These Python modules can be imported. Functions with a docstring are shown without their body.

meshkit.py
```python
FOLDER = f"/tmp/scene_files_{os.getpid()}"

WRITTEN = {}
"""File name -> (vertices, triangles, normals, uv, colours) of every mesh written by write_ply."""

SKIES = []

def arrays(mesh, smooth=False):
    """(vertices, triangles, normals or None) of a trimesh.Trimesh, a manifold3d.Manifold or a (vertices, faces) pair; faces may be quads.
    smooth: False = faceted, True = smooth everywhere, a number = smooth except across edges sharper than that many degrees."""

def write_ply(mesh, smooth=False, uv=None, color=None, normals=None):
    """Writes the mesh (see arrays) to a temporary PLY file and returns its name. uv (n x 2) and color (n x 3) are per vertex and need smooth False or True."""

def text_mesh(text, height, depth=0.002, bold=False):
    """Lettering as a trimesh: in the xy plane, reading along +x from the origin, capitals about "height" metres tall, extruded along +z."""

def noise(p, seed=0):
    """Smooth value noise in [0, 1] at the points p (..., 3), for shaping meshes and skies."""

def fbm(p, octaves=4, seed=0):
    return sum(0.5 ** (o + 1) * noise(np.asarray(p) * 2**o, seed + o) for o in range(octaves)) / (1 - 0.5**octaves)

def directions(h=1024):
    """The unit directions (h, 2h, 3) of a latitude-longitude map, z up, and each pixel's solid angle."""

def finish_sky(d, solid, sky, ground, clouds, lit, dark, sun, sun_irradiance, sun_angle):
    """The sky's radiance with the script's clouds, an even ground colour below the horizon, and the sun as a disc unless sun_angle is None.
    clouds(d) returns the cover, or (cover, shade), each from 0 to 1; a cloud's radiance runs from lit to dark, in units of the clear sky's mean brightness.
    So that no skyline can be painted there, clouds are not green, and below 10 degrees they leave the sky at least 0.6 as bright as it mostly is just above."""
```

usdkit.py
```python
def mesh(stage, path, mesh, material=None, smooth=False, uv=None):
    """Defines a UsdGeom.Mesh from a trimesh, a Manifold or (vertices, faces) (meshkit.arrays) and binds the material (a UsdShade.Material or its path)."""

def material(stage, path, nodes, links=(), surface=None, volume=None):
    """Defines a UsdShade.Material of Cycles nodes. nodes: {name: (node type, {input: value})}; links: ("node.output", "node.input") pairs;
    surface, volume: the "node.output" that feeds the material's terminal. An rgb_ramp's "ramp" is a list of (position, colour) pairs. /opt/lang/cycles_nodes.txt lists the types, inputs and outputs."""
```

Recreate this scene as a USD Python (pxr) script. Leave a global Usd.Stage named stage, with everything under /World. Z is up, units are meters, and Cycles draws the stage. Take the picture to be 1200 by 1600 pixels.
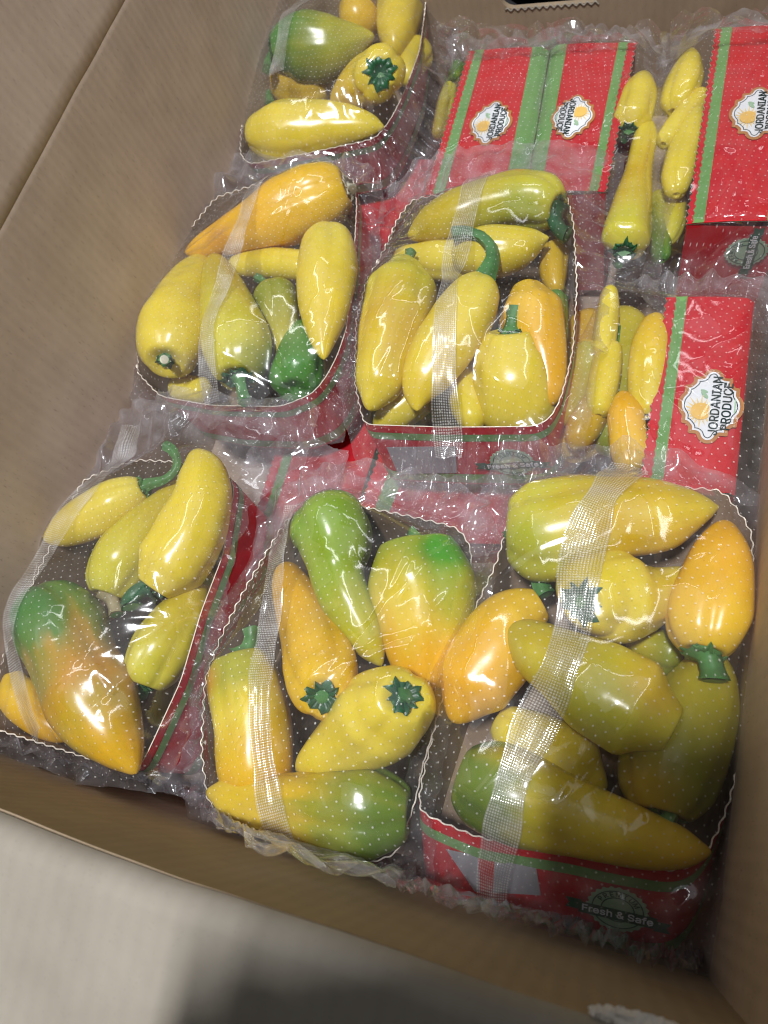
import math, random, numpy as np, trimesh, usdkit, meshkit, manifold3d
from pxr import Usd, UsdGeom, UsdLux, UsdShade, Gf, Sdf, Vt
from scipy.spatial import ConvexHull, cKDTree
from scipy.interpolate import PchipInterpolator
from scipy import ndimage
from shapely.geometry import Polygon, Point
import shapely, shapely.affinity as aff

rng = np.random.default_rng(7)
stage = Usd.Stage.CreateInMemory()
UsdGeom.SetStageUpAxis(stage, UsdGeom.Tokens.z)
UsdGeom.SetStageMetersPerUnit(stage, 1.0)
W = UsdGeom.Xform.Define(stage, '/World')
stage.SetDefaultPrim(W.GetPrim())
UsdGeom.Scope.Define(stage, '/World/Looks')

# ------------------------------------------------------------------ camera
FPX = 1155.0                                   # focal length in pixels of the 1200 x 1600 photograph
RW = np.array([[0.93508349, -0.14119128, 0.32509058], [0.25327459, 0.90782122, -0.33423437], [-0.24793315, 0.39487422, 0.8846488]])
CAM = np.array([0, 0, 0.40])
cam = UsdGeom.Camera.Define(stage, '/World/camera')
M4 = np.eye(4); M4[:3, :3] = RW.T; M4[3, :3] = CAM
cam.AddTransformOp().Set(Gf.Matrix4d(*[float(x) for x in M4.ravel()]))
cam.CreateHorizontalApertureAttr(5.6 * 1200 / FPX); cam.CreateVerticalApertureAttr(5.6 * 1600 / FPX)
cam.CreateFocalLengthAttr(5.6)
cam.CreateFStopAttr(2.4); cam.CreateFocusDistanceAttr(0.43)
cam.CreateClippingRangeAttr(Gf.Vec2f(0.02, 50))
cam.CreateExposureAttr(-0.18)

def ray(px, py):
    return RW @ np.array([px - 600.0, -(py - 800.0), -FPX])
def at(px, py, z):                             # where the sight line of a photo pixel meets the height z
    r = ray(px, py); t = (z - CAM[2]) / r[2]
    return CAM + r * t
def mpp(px, py, z):                            # metres per photo pixel there
    return (z - CAM[2]) / ray(px, py)[2]
def at_plane(px, py, o, n):
    r = ray(px, py)
    return CAM + r * (np.dot(o - CAM, n) / np.dot(r, n))

# ------------------------------------------------------------------ lamps (a shop's ceiling spots)
def lamp(name, pos, target, r, power, color=(1, .97, .93)):
    l = UsdLux.DiskLight.Define(stage, '/World/' + name)
    l.CreateRadiusAttr(r); l.CreateIntensityAttr(power); l.CreateColorAttr(Gf.Vec3f(*color)); l.CreateNormalizeAttr(True)
    z = np.array(pos, float) - np.array(target, float); z /= np.linalg.norm(z)
    x = np.cross([0, 1, 0.01], z); x /= np.linalg.norm(x); y = np.cross(z, x)
    m = np.eye(4); m[0, :3], m[1, :3], m[2, :3], m[3, :3] = x, y, z, pos
    l.AddTransformOp().Set(Gf.Matrix4d(*[float(q) for q in m.ravel()]))
def rect(name, pos, target, w, h, power, color, along=(0, 1, 0.01)):
    l = UsdLux.RectLight.Define(stage, '/World/' + name)
    l.CreateWidthAttr(w); l.CreateHeightAttr(h); l.CreateIntensityAttr(power); l.CreateColorAttr(Gf.Vec3f(*color)); l.CreateNormalizeAttr(True)
    z = np.array(pos, float) - np.array(target, float); z /= np.linalg.norm(z)
    x = np.cross(along, z); x /= np.linalg.norm(x); y = np.cross(z, x)
    m = np.eye(4); m[0, :3], m[1, :3], m[2, :3], m[3, :3] = x, y, z, pos
    l.AddTransformOp().Set(Gf.Matrix4d(*[float(q) for q in m.ravel()]))
rect('ceiling_tube', (-.06, -.15, 2.0), (-.12, .15, 0), .07, .26, 17.5, (.985, .985, 1.0))
rect('ceiling_tube_001', (-1.0, .9, 2.2), (-.15, .2, 0), .08, 1.2, .85, (1, .98, .96))
rect('ceiling_tube_002', (.95, .9, 2.2), (-.15, .2, 0), .08, 1.2, .75, (.95, .98, 1))
rect('ceiling_tube_003', (-.2, 1.9, 2.2), (-.15, .2, 0), .08, 1.2, .6, (.97, .98, 1), (1, 0, .01))
rect('ceiling_panel', (0.1, 0.4, 2.9), (-.15, .2, 0), 3.2, 3.2, 4.6, (.95, .975, 1))

# ------------------------------------------------------------------ materials
def mat(name, nodes, links, surface):
    return usdkit.material(stage, '/World/Looks/' + name, nodes, links, surface=surface)
def kraft(name, c0, c1, flute=140, axis='x', fl_amt=.06, speck=.5):
    return mat(name, {
        'tc': ('geometry', {}), 'n': ('noise_texture', {'scale': 34.0, 'detail': 6.0, 'roughness': .6}),
        'mp': ('mapping', {'scale': (900, 900, 260), 'rotation': (.35, .5, .6)}),
        'fb': ('noise_texture', {'scale': 1.0, 'detail': 3.0}),
        'r1': ('rgb_ramp', {'ramp': [(.28, c0), (.72, c1)]}),
        'r2': ('map_range', {'from_min': .62, 'from_max': .76, 'to_min': 0, 'to_max': speck, 'clamp': True}),
        'mx': ('mix_color', {'b': tuple(.35 * q for q in c0)}),
        'sep': ('separate_xyz', {}), 'fm': ('math', {'math_type': 'multiply', 'value2': flute * 6.2832}), 'sn': ('math', {'math_type': 'sine'}),
        'nf': ('noise_texture', {'scale': 240.0, 'detail': 3.0}),
        'ml': ('map_range', {'from_min': -1, 'from_max': 1, 'to_min': 1 - fl_amt, 'to_max': 1}),
        'mz': ('vector_math', {'math_type': 'scale'}),
        'ad': ('math', {'math_type': 'multiply_add', 'value2': .5}),
        'sk': ('math', {'math_type': 'multiply', 'value2': .3}), 'bp': ('bump', {'strength': .3, 'distance': .0006}),
        'p': ('principled_bsdf', {'roughness': .72, 'specular_ior_level': .25})},
        [('tc.position', 'n.vector'), ('tc.position', 'mp.vector'), ('mp.vector', 'fb.vector'), ('n.fac', 'r1.fac'), ('fb.fac', 'r2.value'),
         ('r1.color', 'mx.a'), ('r2.result', 'mx.fac'), ('tc.position', 'sep.vector'), ('sep.' + axis, 'fm.value1'), ('fm.value', 'sn.value1'),
         ('sn.value', 'ml.value'), ('mx.result', 'mz.vector1'), ('ml.result', 'mz.scale'), ('mz.vector', 'p.base_color'),
         ('tc.position', 'nf.vector'), ('nf.fac', 'ad.value1'), ('sn.value', 'sk.value1'), ('sk.value', 'ad.value3'), ('ad.value', 'bp.height'), ('bp.normal', 'p.normal')], 'p.BSDF')
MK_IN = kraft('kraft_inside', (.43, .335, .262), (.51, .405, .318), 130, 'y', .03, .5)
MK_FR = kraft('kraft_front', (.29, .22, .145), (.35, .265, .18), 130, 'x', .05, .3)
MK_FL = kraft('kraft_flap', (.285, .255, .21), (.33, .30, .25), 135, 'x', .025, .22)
MK_TR = kraft('kraft_tray', (.20, .145, .10), (.26, .19, .13), 300, 'x', .03, .2)
MK_ED = kraft('paper_edge', (.80, .72, .60), (.86, .80, .70), 300, 'x', 0, .1)
M_TORN = kraft('torn_paper', (.62, .57, .50), (.74, .70, .64), 300, 'x', 0, .5)

def paint(name, c, rough=.35, var=.12, coat=0.0):
    return mat(name, {
        'g': ('geometry', {}), 'n': ('noise_texture', {'scale': 120.0, 'detail': 4.0}),
        'r': ('rgb_ramp', {'ramp': [(.3, tuple(q * (1 - var) for q in c)), (.7, c)]}),
        'p': ('principled_bsdf', {'roughness': rough, 'coat_weight': coat})},
        [('g.position', 'n.vector'), ('n.fac', 'r.fac'), ('r.color', 'p.base_color')], 'p.BSDF')
M_RED = paint('red_print', (.60, .012, .022), .32)
M_GRN = paint('green_print', (.17, .36, .11), .32)
M_DGRN = paint('dark_green_print', (.015, .09, .045), .35)
M_PGRN = paint('pale_green_print', (.36, .55, .36), .35)
M_WHT = paint('white_print', (.80, .83, .86), .35, .03)
M_GOLD = paint('gold_border_print', (.48, .22, .07), .35)
M_SUN = paint('sun_print', (.85, .55, .14), .35)
M_SUN2 = paint('sun_ray_print', (.88, .68, .32), .35)
M_INK = paint('ink_print', (.012, .03, .03), .4)
M_GREY = paint('blank_label', (.36, .36, .39), .4, .05)
M_STEM = paint('stem_green', (.085, .27, .075), .42, .45)
M_CAL = paint('calyx_green', (.022, .13, .05), .40, .5)
M_DRY = paint('dry_stem', (.42, .36, .20), .6, .4)
M_CUT = paint('cut_stem_pale', (.70, .68, .52), .6, .3)
M_DARK = paint('dark_floor', (.03, .03, .035), .6)
M_BLUE = paint('dark_blue_cloth', (.03, .04, .07), .8)

M_PEP = mat('pepper_skin', {
    'a': ('attribute', {'attribute': 'tint'}), 'g': ('geometry', {}),
    'n': ('noise_texture', {'scale': 55.0, 'detail': 4.0, 'roughness': .55}), 'n2': ('noise_texture', {'scale': 900.0, 'detail': 2.0}),
    'r': ('map_range', {'from_min': .25, 'from_max': .75, 'to_min': .92, 'to_max': 1.06}),
    'm': ('vector_math', {'math_type': 'scale'}), 'v': ('voronoi_texture', {'scale': 170.0}), 'vs': ('map_range', {'from_min': .035, 'from_max': .06, 'to_min': .75, 'to_max': 1, 'clamp': True}), 'm2': ('vector_math', {'math_type': 'scale'}),
    'b': ('bump', {'strength': .03, 'distance': .0004}), 'rr': ('map_range', {'from_min': .3, 'from_max': .7, 'to_min': .20, 'to_max': .30}),
    'p': ('principled_bsdf', {'subsurface_weight': .18, 'subsurface_radius': (1.0, .6, .1), 'subsurface_scale': .004, 'ior': 1.48})},
    [('g.position', 'n.vector'), ('g.position', 'n2.vector'), ('n.fac', 'r.value'), ('a.color', 'm.vector1'), ('r.result', 'm.scale'),
     ('g.position', 'v.vector'), ('v.distance', 'vs.value'), ('m.vector', 'm2.vector1'), ('vs.result', 'm2.scale'), ('m2.vector', 'p.base_color'), ('n2.fac', 'b.height'), ('b.normal', 'p.normal'), ('n.fac', 'rr.value'), ('rr.result', 'p.roughness')], 'p.BSDF')

def film_mat(name, strip=False):
    n = {'uv': ('uvmap', {'attribute': 'st'}), 'hz': ('attribute', {'attribute': 'haze'}),
         'g': ('geometry', {}), 'nz': ('noise_texture', {'scale': 70.0, 'detail': 3.0}),
         'nb': ('noise_texture', {'scale': 260.0, 'detail': 3.0}), 'bp': ('bump', {'strength': .04, 'distance': .0005}),
         'tr': ('transparent_bsdf', {'color': (.965, .965, .975)}), 'gl': ('glossy_bsdf', {'color': (.97, .98, 1.0), 'roughness': .085}),
         'fr': ('layer_weight', {'blend': .5}), 'fp': ('math', {'math_type': 'power', 'value2': 4.5}), 'fm': ('math', {'math_type': 'multiply_add', 'value2': .88, 'value3': .10}), 'm1': ('mix_closure', {}),
         'df': ('diffuse_bsdf', {'color': (.80, .80, .86)}), 'tl': ('translucent_bsdf', {'color': (.80, .80, .86)}), 'dm': ('mix_closure', {'fac': .4}),
         'hm': ('math', {'math_type': 'multiply'}), 'hr': ('map_range', {'from_min': .3, 'from_max': .7, 'to_min': .35, 'to_max': 1.5, 'clamp': True}),
         'm2': ('mix_closure', {}),
         'mp': ('mapping', {'scale': (1 / .0047, 1 / .0047, 1), 'rotation': (0, 0, .70)}),
         'fc': ('vector_math', {'math_type': 'fraction'}), 'sb': ('vector_math', {'math_type': 'subtract', 'vector2': (.5, .5, 0)}),
         'ln': ('vector_math', {'math_type': 'length'}), 'dr': ('map_range', {'from_min': .115, 'from_max': .065, 'to_min': 0, 'to_max': .33, 'clamp': True}),
         'dq': ('math', {'math_type': 'multiply'}), 'hd': ('map_range', {'from_min': .06, 'from_max': .14, 'to_min': 1, 'to_max': .22 if not strip else 1, 'clamp': True}), 'd3': ('math', {'math_type': 'multiply'}), 'm3': ('mix_closure', {}), 'dw': ('principled_bsdf', {'base_color': (.85, .85, .80), 'roughness': .3})}
    l = [('g.position', 'nz.vector'), ('g.position', 'nb.vector'), ('nb.fac', 'bp.height'), ('bp.normal', 'gl.normal'), ('bp.normal', 'fr.normal'),
         ('fr.facing', 'fp.value1'), ('fp.value', 'fm.value1'), ('fm.value', 'm1.fac'), ('tr.BSDF', 'm1.closure1'), ('gl.BSDF', 'm1.closure2'), ('df.BSDF', 'dm.closure1'), ('tl.BSDF', 'dm.closure2'),
         ('hz.fac', 'hm.value1'), ('nz.fac', 'hr.value'), ('hr.result', 'hm.value2'), ('hm.value', 'm2.fac'), ('m1.closure', 'm2.closure1'), ('dm.closure', 'm2.closure2'),
         ('uv.UV', 'mp.vector'), ('mp.vector', 'fc.vector1'), ('fc.vector', 'sb.vector1'), ('sb.vector', 'ln.vector1'), ('ln.value', 'dr.value'),
         ('dr.result', 'dq.value1'), ('hr.result', 'dq.value2'), ('hz.fac', 'hd.value'), ('dq.value', 'd3.value1'), ('hd.result', 'd3.value2'), ('d3.value', 'm3.fac'), ('m2.closure', 'm3.closure1'), ('dw.BSDF', 'm3.closure2')]
    if strip:
        n['mp'][1].update({'scale': (1 / .0013, 1 / .0013, 1), 'rotation': (0, 0, 0)})
        n['dr'][1].update({'from_min': .44, 'from_max': .22, 'to_max': .30})
        n['gl'][1]['roughness'] = .12
        n['bp'] = ('bump', {'strength': .8, 'distance': .0004}); n['fm'][1]['value3'] = .13
        l[2] = ('ln.value', 'bp.height')
    return mat(name, n, l, 'm3.closure')
M_FILM = film_mat('clear_film')
M_SEAL = film_mat('film_seam', True)

# ------------------------------------------------------------------ helpers
names = {}
def numbered(parent, name):
    k = names.get((parent, name), 0); names[(parent, name)] = k + 1
    return name if k == 0 else f'{name}_{k:03d}'
def tag(p, label=None, cat=None, group=None, kind=None):
    p = p.GetPrim() if hasattr(p, 'GetPrim') else p
    for k, v in (('label', label), ('category', cat), ('group', group), ('kind', kind)):
        if v: p.SetCustomDataByKey(k, v)
    return p
def thing(name, label, cat, loc=(0, 0, 0), group=None):
    x = UsdGeom.Xform.Define(stage, '/World/' + numbered('/World', name))
    x.AddTranslateOp().Set(Gf.Vec3d(*[float(q) for q in loc]))
    tag(x, label, cat, group)
    return x.GetPrim(), np.array(loc, float)
def obj(name, mesh, m, parent=None, smooth=False, uv=None, prim=None):
    """one Mesh prim; parent is (prim, origin) or None"""
    path, o = ('/World', np.zeros(3)) if parent is None else (str(parent[0].GetPath()), parent[1])
    if not isinstance(mesh, (tuple, list)):
        mesh = (mesh.vertices, mesh.faces)
    v = np.asarray(mesh[0], float) - o
    g = usdkit.mesh(stage, f'{path}/{numbered(path, name)}', (v, np.asarray(mesh[1])), m, smooth, uv)
    for k, arr in (prim or {}).items():
        arr = np.asarray(arr, np.float32)
        if arr.ndim == 2:
            UsdGeom.PrimvarsAPI(g).CreatePrimvar(k, Sdf.ValueTypeNames.Color3fArray, 'vertex').Set(Vt.Vec3fArray.FromNumpy(arr))
        else:
            UsdGeom.PrimvarsAPI(g).CreatePrimvar(k, Sdf.ValueTypeNames.FloatArray, 'vertex').Set(Vt.FloatArray.FromNumpy(arr))
    return (g.GetPrim(), o)
def cat_meshes(ms):
    return trimesh.util.concatenate([trimesh.Trimesh(*m, process=False) if isinstance(m, tuple) else m for m in ms])
def spline(P, n):
    P = np.asarray(P, float)
    if len(P) == 2:
        P = np.vstack([P[0], P.mean(0), P[1]])
    d = np.r_[0, np.cumsum(np.linalg.norm(np.diff(P, axis=0), axis=1) + 1e-9)]
    from scipy.interpolate import CubicSpline
    t = np.linspace(0, d[-1], n)
    return CubicSpline(d, P)(t), t, d
def frames(C):
    T = np.gradient(C, axis=0); T /= np.linalg.norm(T, axis=1)[:, None]
    n = np.cross(T[0], [.3, .2, 1.0]); n /= np.linalg.norm(n)
    N = []
    for t in T:
        n = n - t * np.dot(n, t); n /= np.linalg.norm(n); N.append(n)
    N = np.array(N)
    return T, N, np.cross(T, N)
def tube(C, r, n=10, cap=True, squash=None):
    C = np.asarray(C, float); r = np.broadcast_to(np.asarray(r, float), len(C))
    T, N, B = frames(C); th = np.linspace(0, 2 * np.pi, n, endpoint=False)
    V = (C[:, None] + r[:, None, None] * (np.cos(th)[None, :, None] * N[:, None] + np.sin(th)[None, :, None] * B[:, None])).reshape(-1, 3)
    F = []
    for i in range(len(C) - 1):
        for j in range(n):
            a, b = i * n + j, i * n + (j + 1) % n
            F += [(a, b, b + n), (a, b + n, a + n)]
    if cap:
        V = np.vstack([V, C[0], C[-1]]); k = len(V)
        for j in range(n):
            F += [(k - 2, (j + 1) % n, j), (k - 1, (len(C) - 1) * n + j, (len(C) - 1) * n + (j + 1) % n)]
    return V, np.array(F)
def grid_faces(a, b, wrap=False):
    i, j = np.meshgrid(np.arange(a - 1), np.arange(b if wrap else b - 1), indexing='ij')
    i, j = i.ravel(), j.ravel(); j2 = (j + 1) % b
    return np.vstack([np.stack([i * b + j, (i + 1) * b + j, (i + 1) * b + j2], 1), np.stack([i * b + j, (i + 1) * b + j2, i * b + j2], 1)])

CROPS = {0: (0, 0, 1), 1: (360, 0, 10 / 3), 2: (190, 230, 3), 3: (540, 250, 3), 4: (0, 680, 2.8575), 5: (300, 740, 2.5), 6: (640, 720, 2.1429), 7: (680, 40, 10 / 3), 8: (860, 60, 2.2222)}
def full(c, x, y):
    a = CROPS[c]
    return a[0] + x / a[2], a[1] + y / a[2]

# ------------------------------------------------------------------ the box
XL, XR, YF, YB, ZF, ZR = -.389, .062, -.049, .640, -.135, .130
def sweep_wall(profile, s0, s1, axis, n=60, bulge=0.0, seed=0):
    """profile: list of (outward offset coordinate, z); swept along the other axis"""
    pr = np.array(profile); s = np.linspace(s0, s1, n); V = []
    for k, q in enumerate(s):
        w = bulge * math.sin(math.pi * k / (n - 1))
        for (o, z) in pr:
            f = (meshkit.fbm(np.array([q * 9 + 3, z * 9 + 5, seed]), 3) - .5) * .006
            o2 = o + w * np.clip((z - ZF) / (ZR - ZF), 0, 1) * (1 if z < ZR else 1) + f
            V.append((o2, q, z) if axis == 'y' else (q, o2, z))
    return np.array(V), grid_faces(n, len(pr))
def arc(c, r, a0, a1, n=6):
    return [(c[0] + r * math.cos(t), c[1] + r * math.sin(t)) for t in np.linspace(a0, a1, n)]
def solidify(m, t):
    v, f = np.asarray(m[0]), np.asarray(m[1])
    g = trimesh.Trimesh(v, f, process=False); nn = np.array(g.vertex_normals)
    b = trimesh.Trimesh(v, f, process=False)
    e = np.sort(np.vstack([f[:, [0, 1]], f[:, [1, 2]], f[:, [2, 0]]]), 1); d = np.vstack([f[:, [0, 1]], f[:, [1, 2]], f[:, [2, 0]]])
    u, inv, cnt = np.unique(e, axis=0, return_inverse=True, return_counts=True)
    bd = d[cnt[inv.ravel()] == 1]; n = len(v)
    F = np.vstack([f, f[:, ::-1] + n, np.c_[bd[:, 1], bd[:, 0], bd[:, 0] + n], np.c_[bd[:, 1], bd[:, 0] + n, bd[:, 1] + n]])
    return np.vstack([v, v - nn * t]), F
box = thing('cardboard_box', 'open brown corrugated cardboard box holding all the packs of peppers', 'box', (XL, YF, ZF))
zs = list(np.linspace(ZF, ZR - .004, 14))
# left wall: stands, a scored fold at the rim, flap continues upwards
lw = [(XL + .012 - .012 * (z - ZF) / (ZR - ZF), z) for z in zs] + [(XL - .0001, ZR - .002), (XL - .0006, ZR)]
m = sweep_wall(lw, YF, YB, 'y', 60, 0, 1)
obj('side_wall', solidify((m[0], m[1][:, ::-1]), .004), MK_IN, box, 50)
lf = [(XL - .0006, ZR + .0001), (XL - .0001, ZR + .002), (XL + .0003, ZR + .006)] + [(XL + .0004 - .03 * t, ZR + .008 + .20 * t) for t in np.linspace(.01, 1, 12)]
m = sweep_wall(lf, YF, YB, 'y', 60, 0, 1)
obj('flap', solidify((m[0], m[1][:, ::-1]), .004), MK_IN, box, 50)
# right wall with its flap turned outwards
rw = [(XR + .002, z) for z in zs] + [(XR + .0025, ZR - .001)]
m = sweep_wall(rw, YF, YB, 'y', 60, 0, 2)
obj('side_wall', solidify(m, .004), MK_IN, box, 50)
rf = arc((XR + .0075, ZR - .0008), .0048, math.pi, math.pi / 2 + .2, 6) + [(XR + .008 + .12 * t, ZR + .004 - .05 * t) for t in np.linspace(.03, 1, 8)]
m = sweep_wall(rf, YF, YB, 'y', 60, 0, 2)
obj('flap', solidify(m, .004), MK_IN, box, 50)
# front wall and its flap, pale where the light falls on it
fw = [(YF + .004 - .004 * (z - ZF) / (ZR - ZF), z) for z in zs] + [(YF, ZR - .001)]
m = sweep_wall(fw, XL + .012, XR, 'x', 70, -.004, 3)
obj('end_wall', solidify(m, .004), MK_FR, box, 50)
ff = [(YF - .0003, ZR - .0006)] + arc((YF - .006, ZR - .001), .0055, .25, math.pi / 2 + .2, 7) + [(YF - .007 - .20 * t, ZR + .0042 - .05 * t) for t in np.linspace(.02, 1, 12)]
m = sweep_wall(ff, XL - .002, XR - .036, 'x', 70, -.004, 3)
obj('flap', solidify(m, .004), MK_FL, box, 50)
# back wall with a hand hole
hx0, hx1 = at(786, 10, .012)[0] * 1.0, 0
p0 = at_plane(783, 14, np.array([0, YB, 0]), np.array([0, 1., 0])); p1 = at_plane(944, 4, np.array([0, YB, 0]), np.array([0, 1., 0]))
hole = shapely.box(p0[0], (p0[2] + p1[2]) / 2, p1[0], (p0[2] + p1[2]) / 2 + .035).buffer(-.012).buffer(.012)
wall = shapely.box(XL, ZF, XR, ZR + .02).difference(hole)
bm = trimesh.creation.extrude_polygon(wall, .005, engine='earcut')
bv = np.array(bm.vertices); bm = (np.c_[bv[:, 0], YB + .005 - bv[:, 2], bv[:, 1]], np.array(bm.faces)[:, ::-1])
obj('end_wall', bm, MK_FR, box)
# flutes showing in the cut edge of the hand hole
xs = np.linspace(p0[0] + .004, p1[0] - .004, 150); zc = (p0[2] + p1[2]) / 2
fl = np.c_[xs, np.full(150, YB - .0005), zc + .0012 * np.sin((xs - xs[0]) * 2 * np.pi / .0062)]
obj('corrugation', tube(fl, .0007, 5), MK_FL, box, True)
bt = trimesh.creation.box([XR - XL + .02, YB - YF + .02, .005]); bt.apply_translation([(XL + XR) / 2, (YB + YF) / 2, ZF - .003])
obj('base', bt, MK_IN, box)
# torn paper at the front right corner of the rim
q0, q1 = at(922, 1572, ZR), at(1062, 1608, ZR)
tv = []
for k in range(44):
    t = k / 43; c = q0 + (q1 - q0) * t; w = .0022 * (1 + .5 * (meshkit.noise(np.array([k * .35, 1, 2])) - .5)) * math.sin(math.pi * min(1, t * 4 + .12) / 2 if t < .25 else math.pi / 2)
    for j in range(5):
        s = j / 4 - .5
        tv.append(c + np.array([.001 * (rng.random() - .5), -.001 + w * s * 2.0 + .0006 * (rng.random() - .5), .0004 + .0016 * (1 - 4 * s * s) * (.3 + 1.2 * meshkit.noise(np.array([k * .5, j, 2])))]))
obj('torn_edge', solidify((np.array(tv), grid_faces(44, 5)[:, ::-1]), .0006), M_TORN, box)

fl_ = trimesh.creation.box([6, 6, .02]); fl_.apply_translation([0, 0, ZF - .16])
tag(obj('floor', fl_, M_DARK)[0], kind='structure')
bl = trimesh.creation.icosphere(4); bl.vertices *= [.14, .06, .10]
bl.vertices += (meshkit.fbm(np.array(bl.vertices) * 14, 3)[:, None] - .5) * .04 * np.array(bl.vertex_normals)
bl.apply_translation([(p0[0] + p1[0]) / 2, YB + .12, .0])
tag(obj('cloth_bundle', bl, M_BLUE, None, True)[0], 'dark blue cloth seen through the hand hole behind the box', 'cloth')

# ------------------------------------------------------------------ peppers
Yl, Og, Ol, Gr, Lm, Br, Pl, Dg = (.77, .61, .05), (.82, .52, .025), (.63, .58, .055), (.075, .25, .02), (.36, .42, .03), (.50, .26, .02), (.80, .58, .06), (.05, .13, .02)
SCH = {'Y': [(0, Yl), (1, Yl)], 'O': [(0, Og), (1, (.82, .42, .01))], 'OL': [(0, Ol), (1, (.52, .39, .016))], 'YO': [(0, Yl), (1, Og)], 'PY': [(0, (.78, .64, .08)), (1, (.78, .58, .04))],
       'G': [(0, (.06, .24, .02)), (1, (.10, .28, .02))], 'GO': [(0, (.07, .24, .035)), (.35, (.22, .28, .03)), (1, Ol)], 'LY': [(0, (.42, .42, .03)), (.4, Yl), (1, (.80, .44, .01))],
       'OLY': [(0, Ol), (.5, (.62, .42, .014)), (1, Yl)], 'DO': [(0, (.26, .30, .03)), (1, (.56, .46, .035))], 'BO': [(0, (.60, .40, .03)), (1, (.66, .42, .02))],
       'GBY': [(0, (.07, .22, .045)), (.20, (.12, .24, .04)), (.36, (.42, .27, .03)), (.52, (.56, .28, .02)), (.72, (.50, .35, .014)), (1, (.78, .44, .012))],
       'GL': [(0, (.25, .40, .03)), (.4, (.30, .42, .025)), (.75, (.44, .44, .025)), (1, (.56, .46, .02))], 'GY': [(0, (.18, .38, .025)), (.22, (.42, .42, .02)), (.5, (.72, .46, .012)), (1, (.70, .46, .012))],
       'YG': [(0, (.13, .22, .02)), (.3, (.30, .30, .02)), (.55, (.62, .42, .014)), (1, (.80, .56, .04))], 'GYY': [(0, (.20, .27, .03)), (.25, (.58, .48, .03)), (.5, Yl), (1, Og)]}
ALLP = {}
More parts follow.
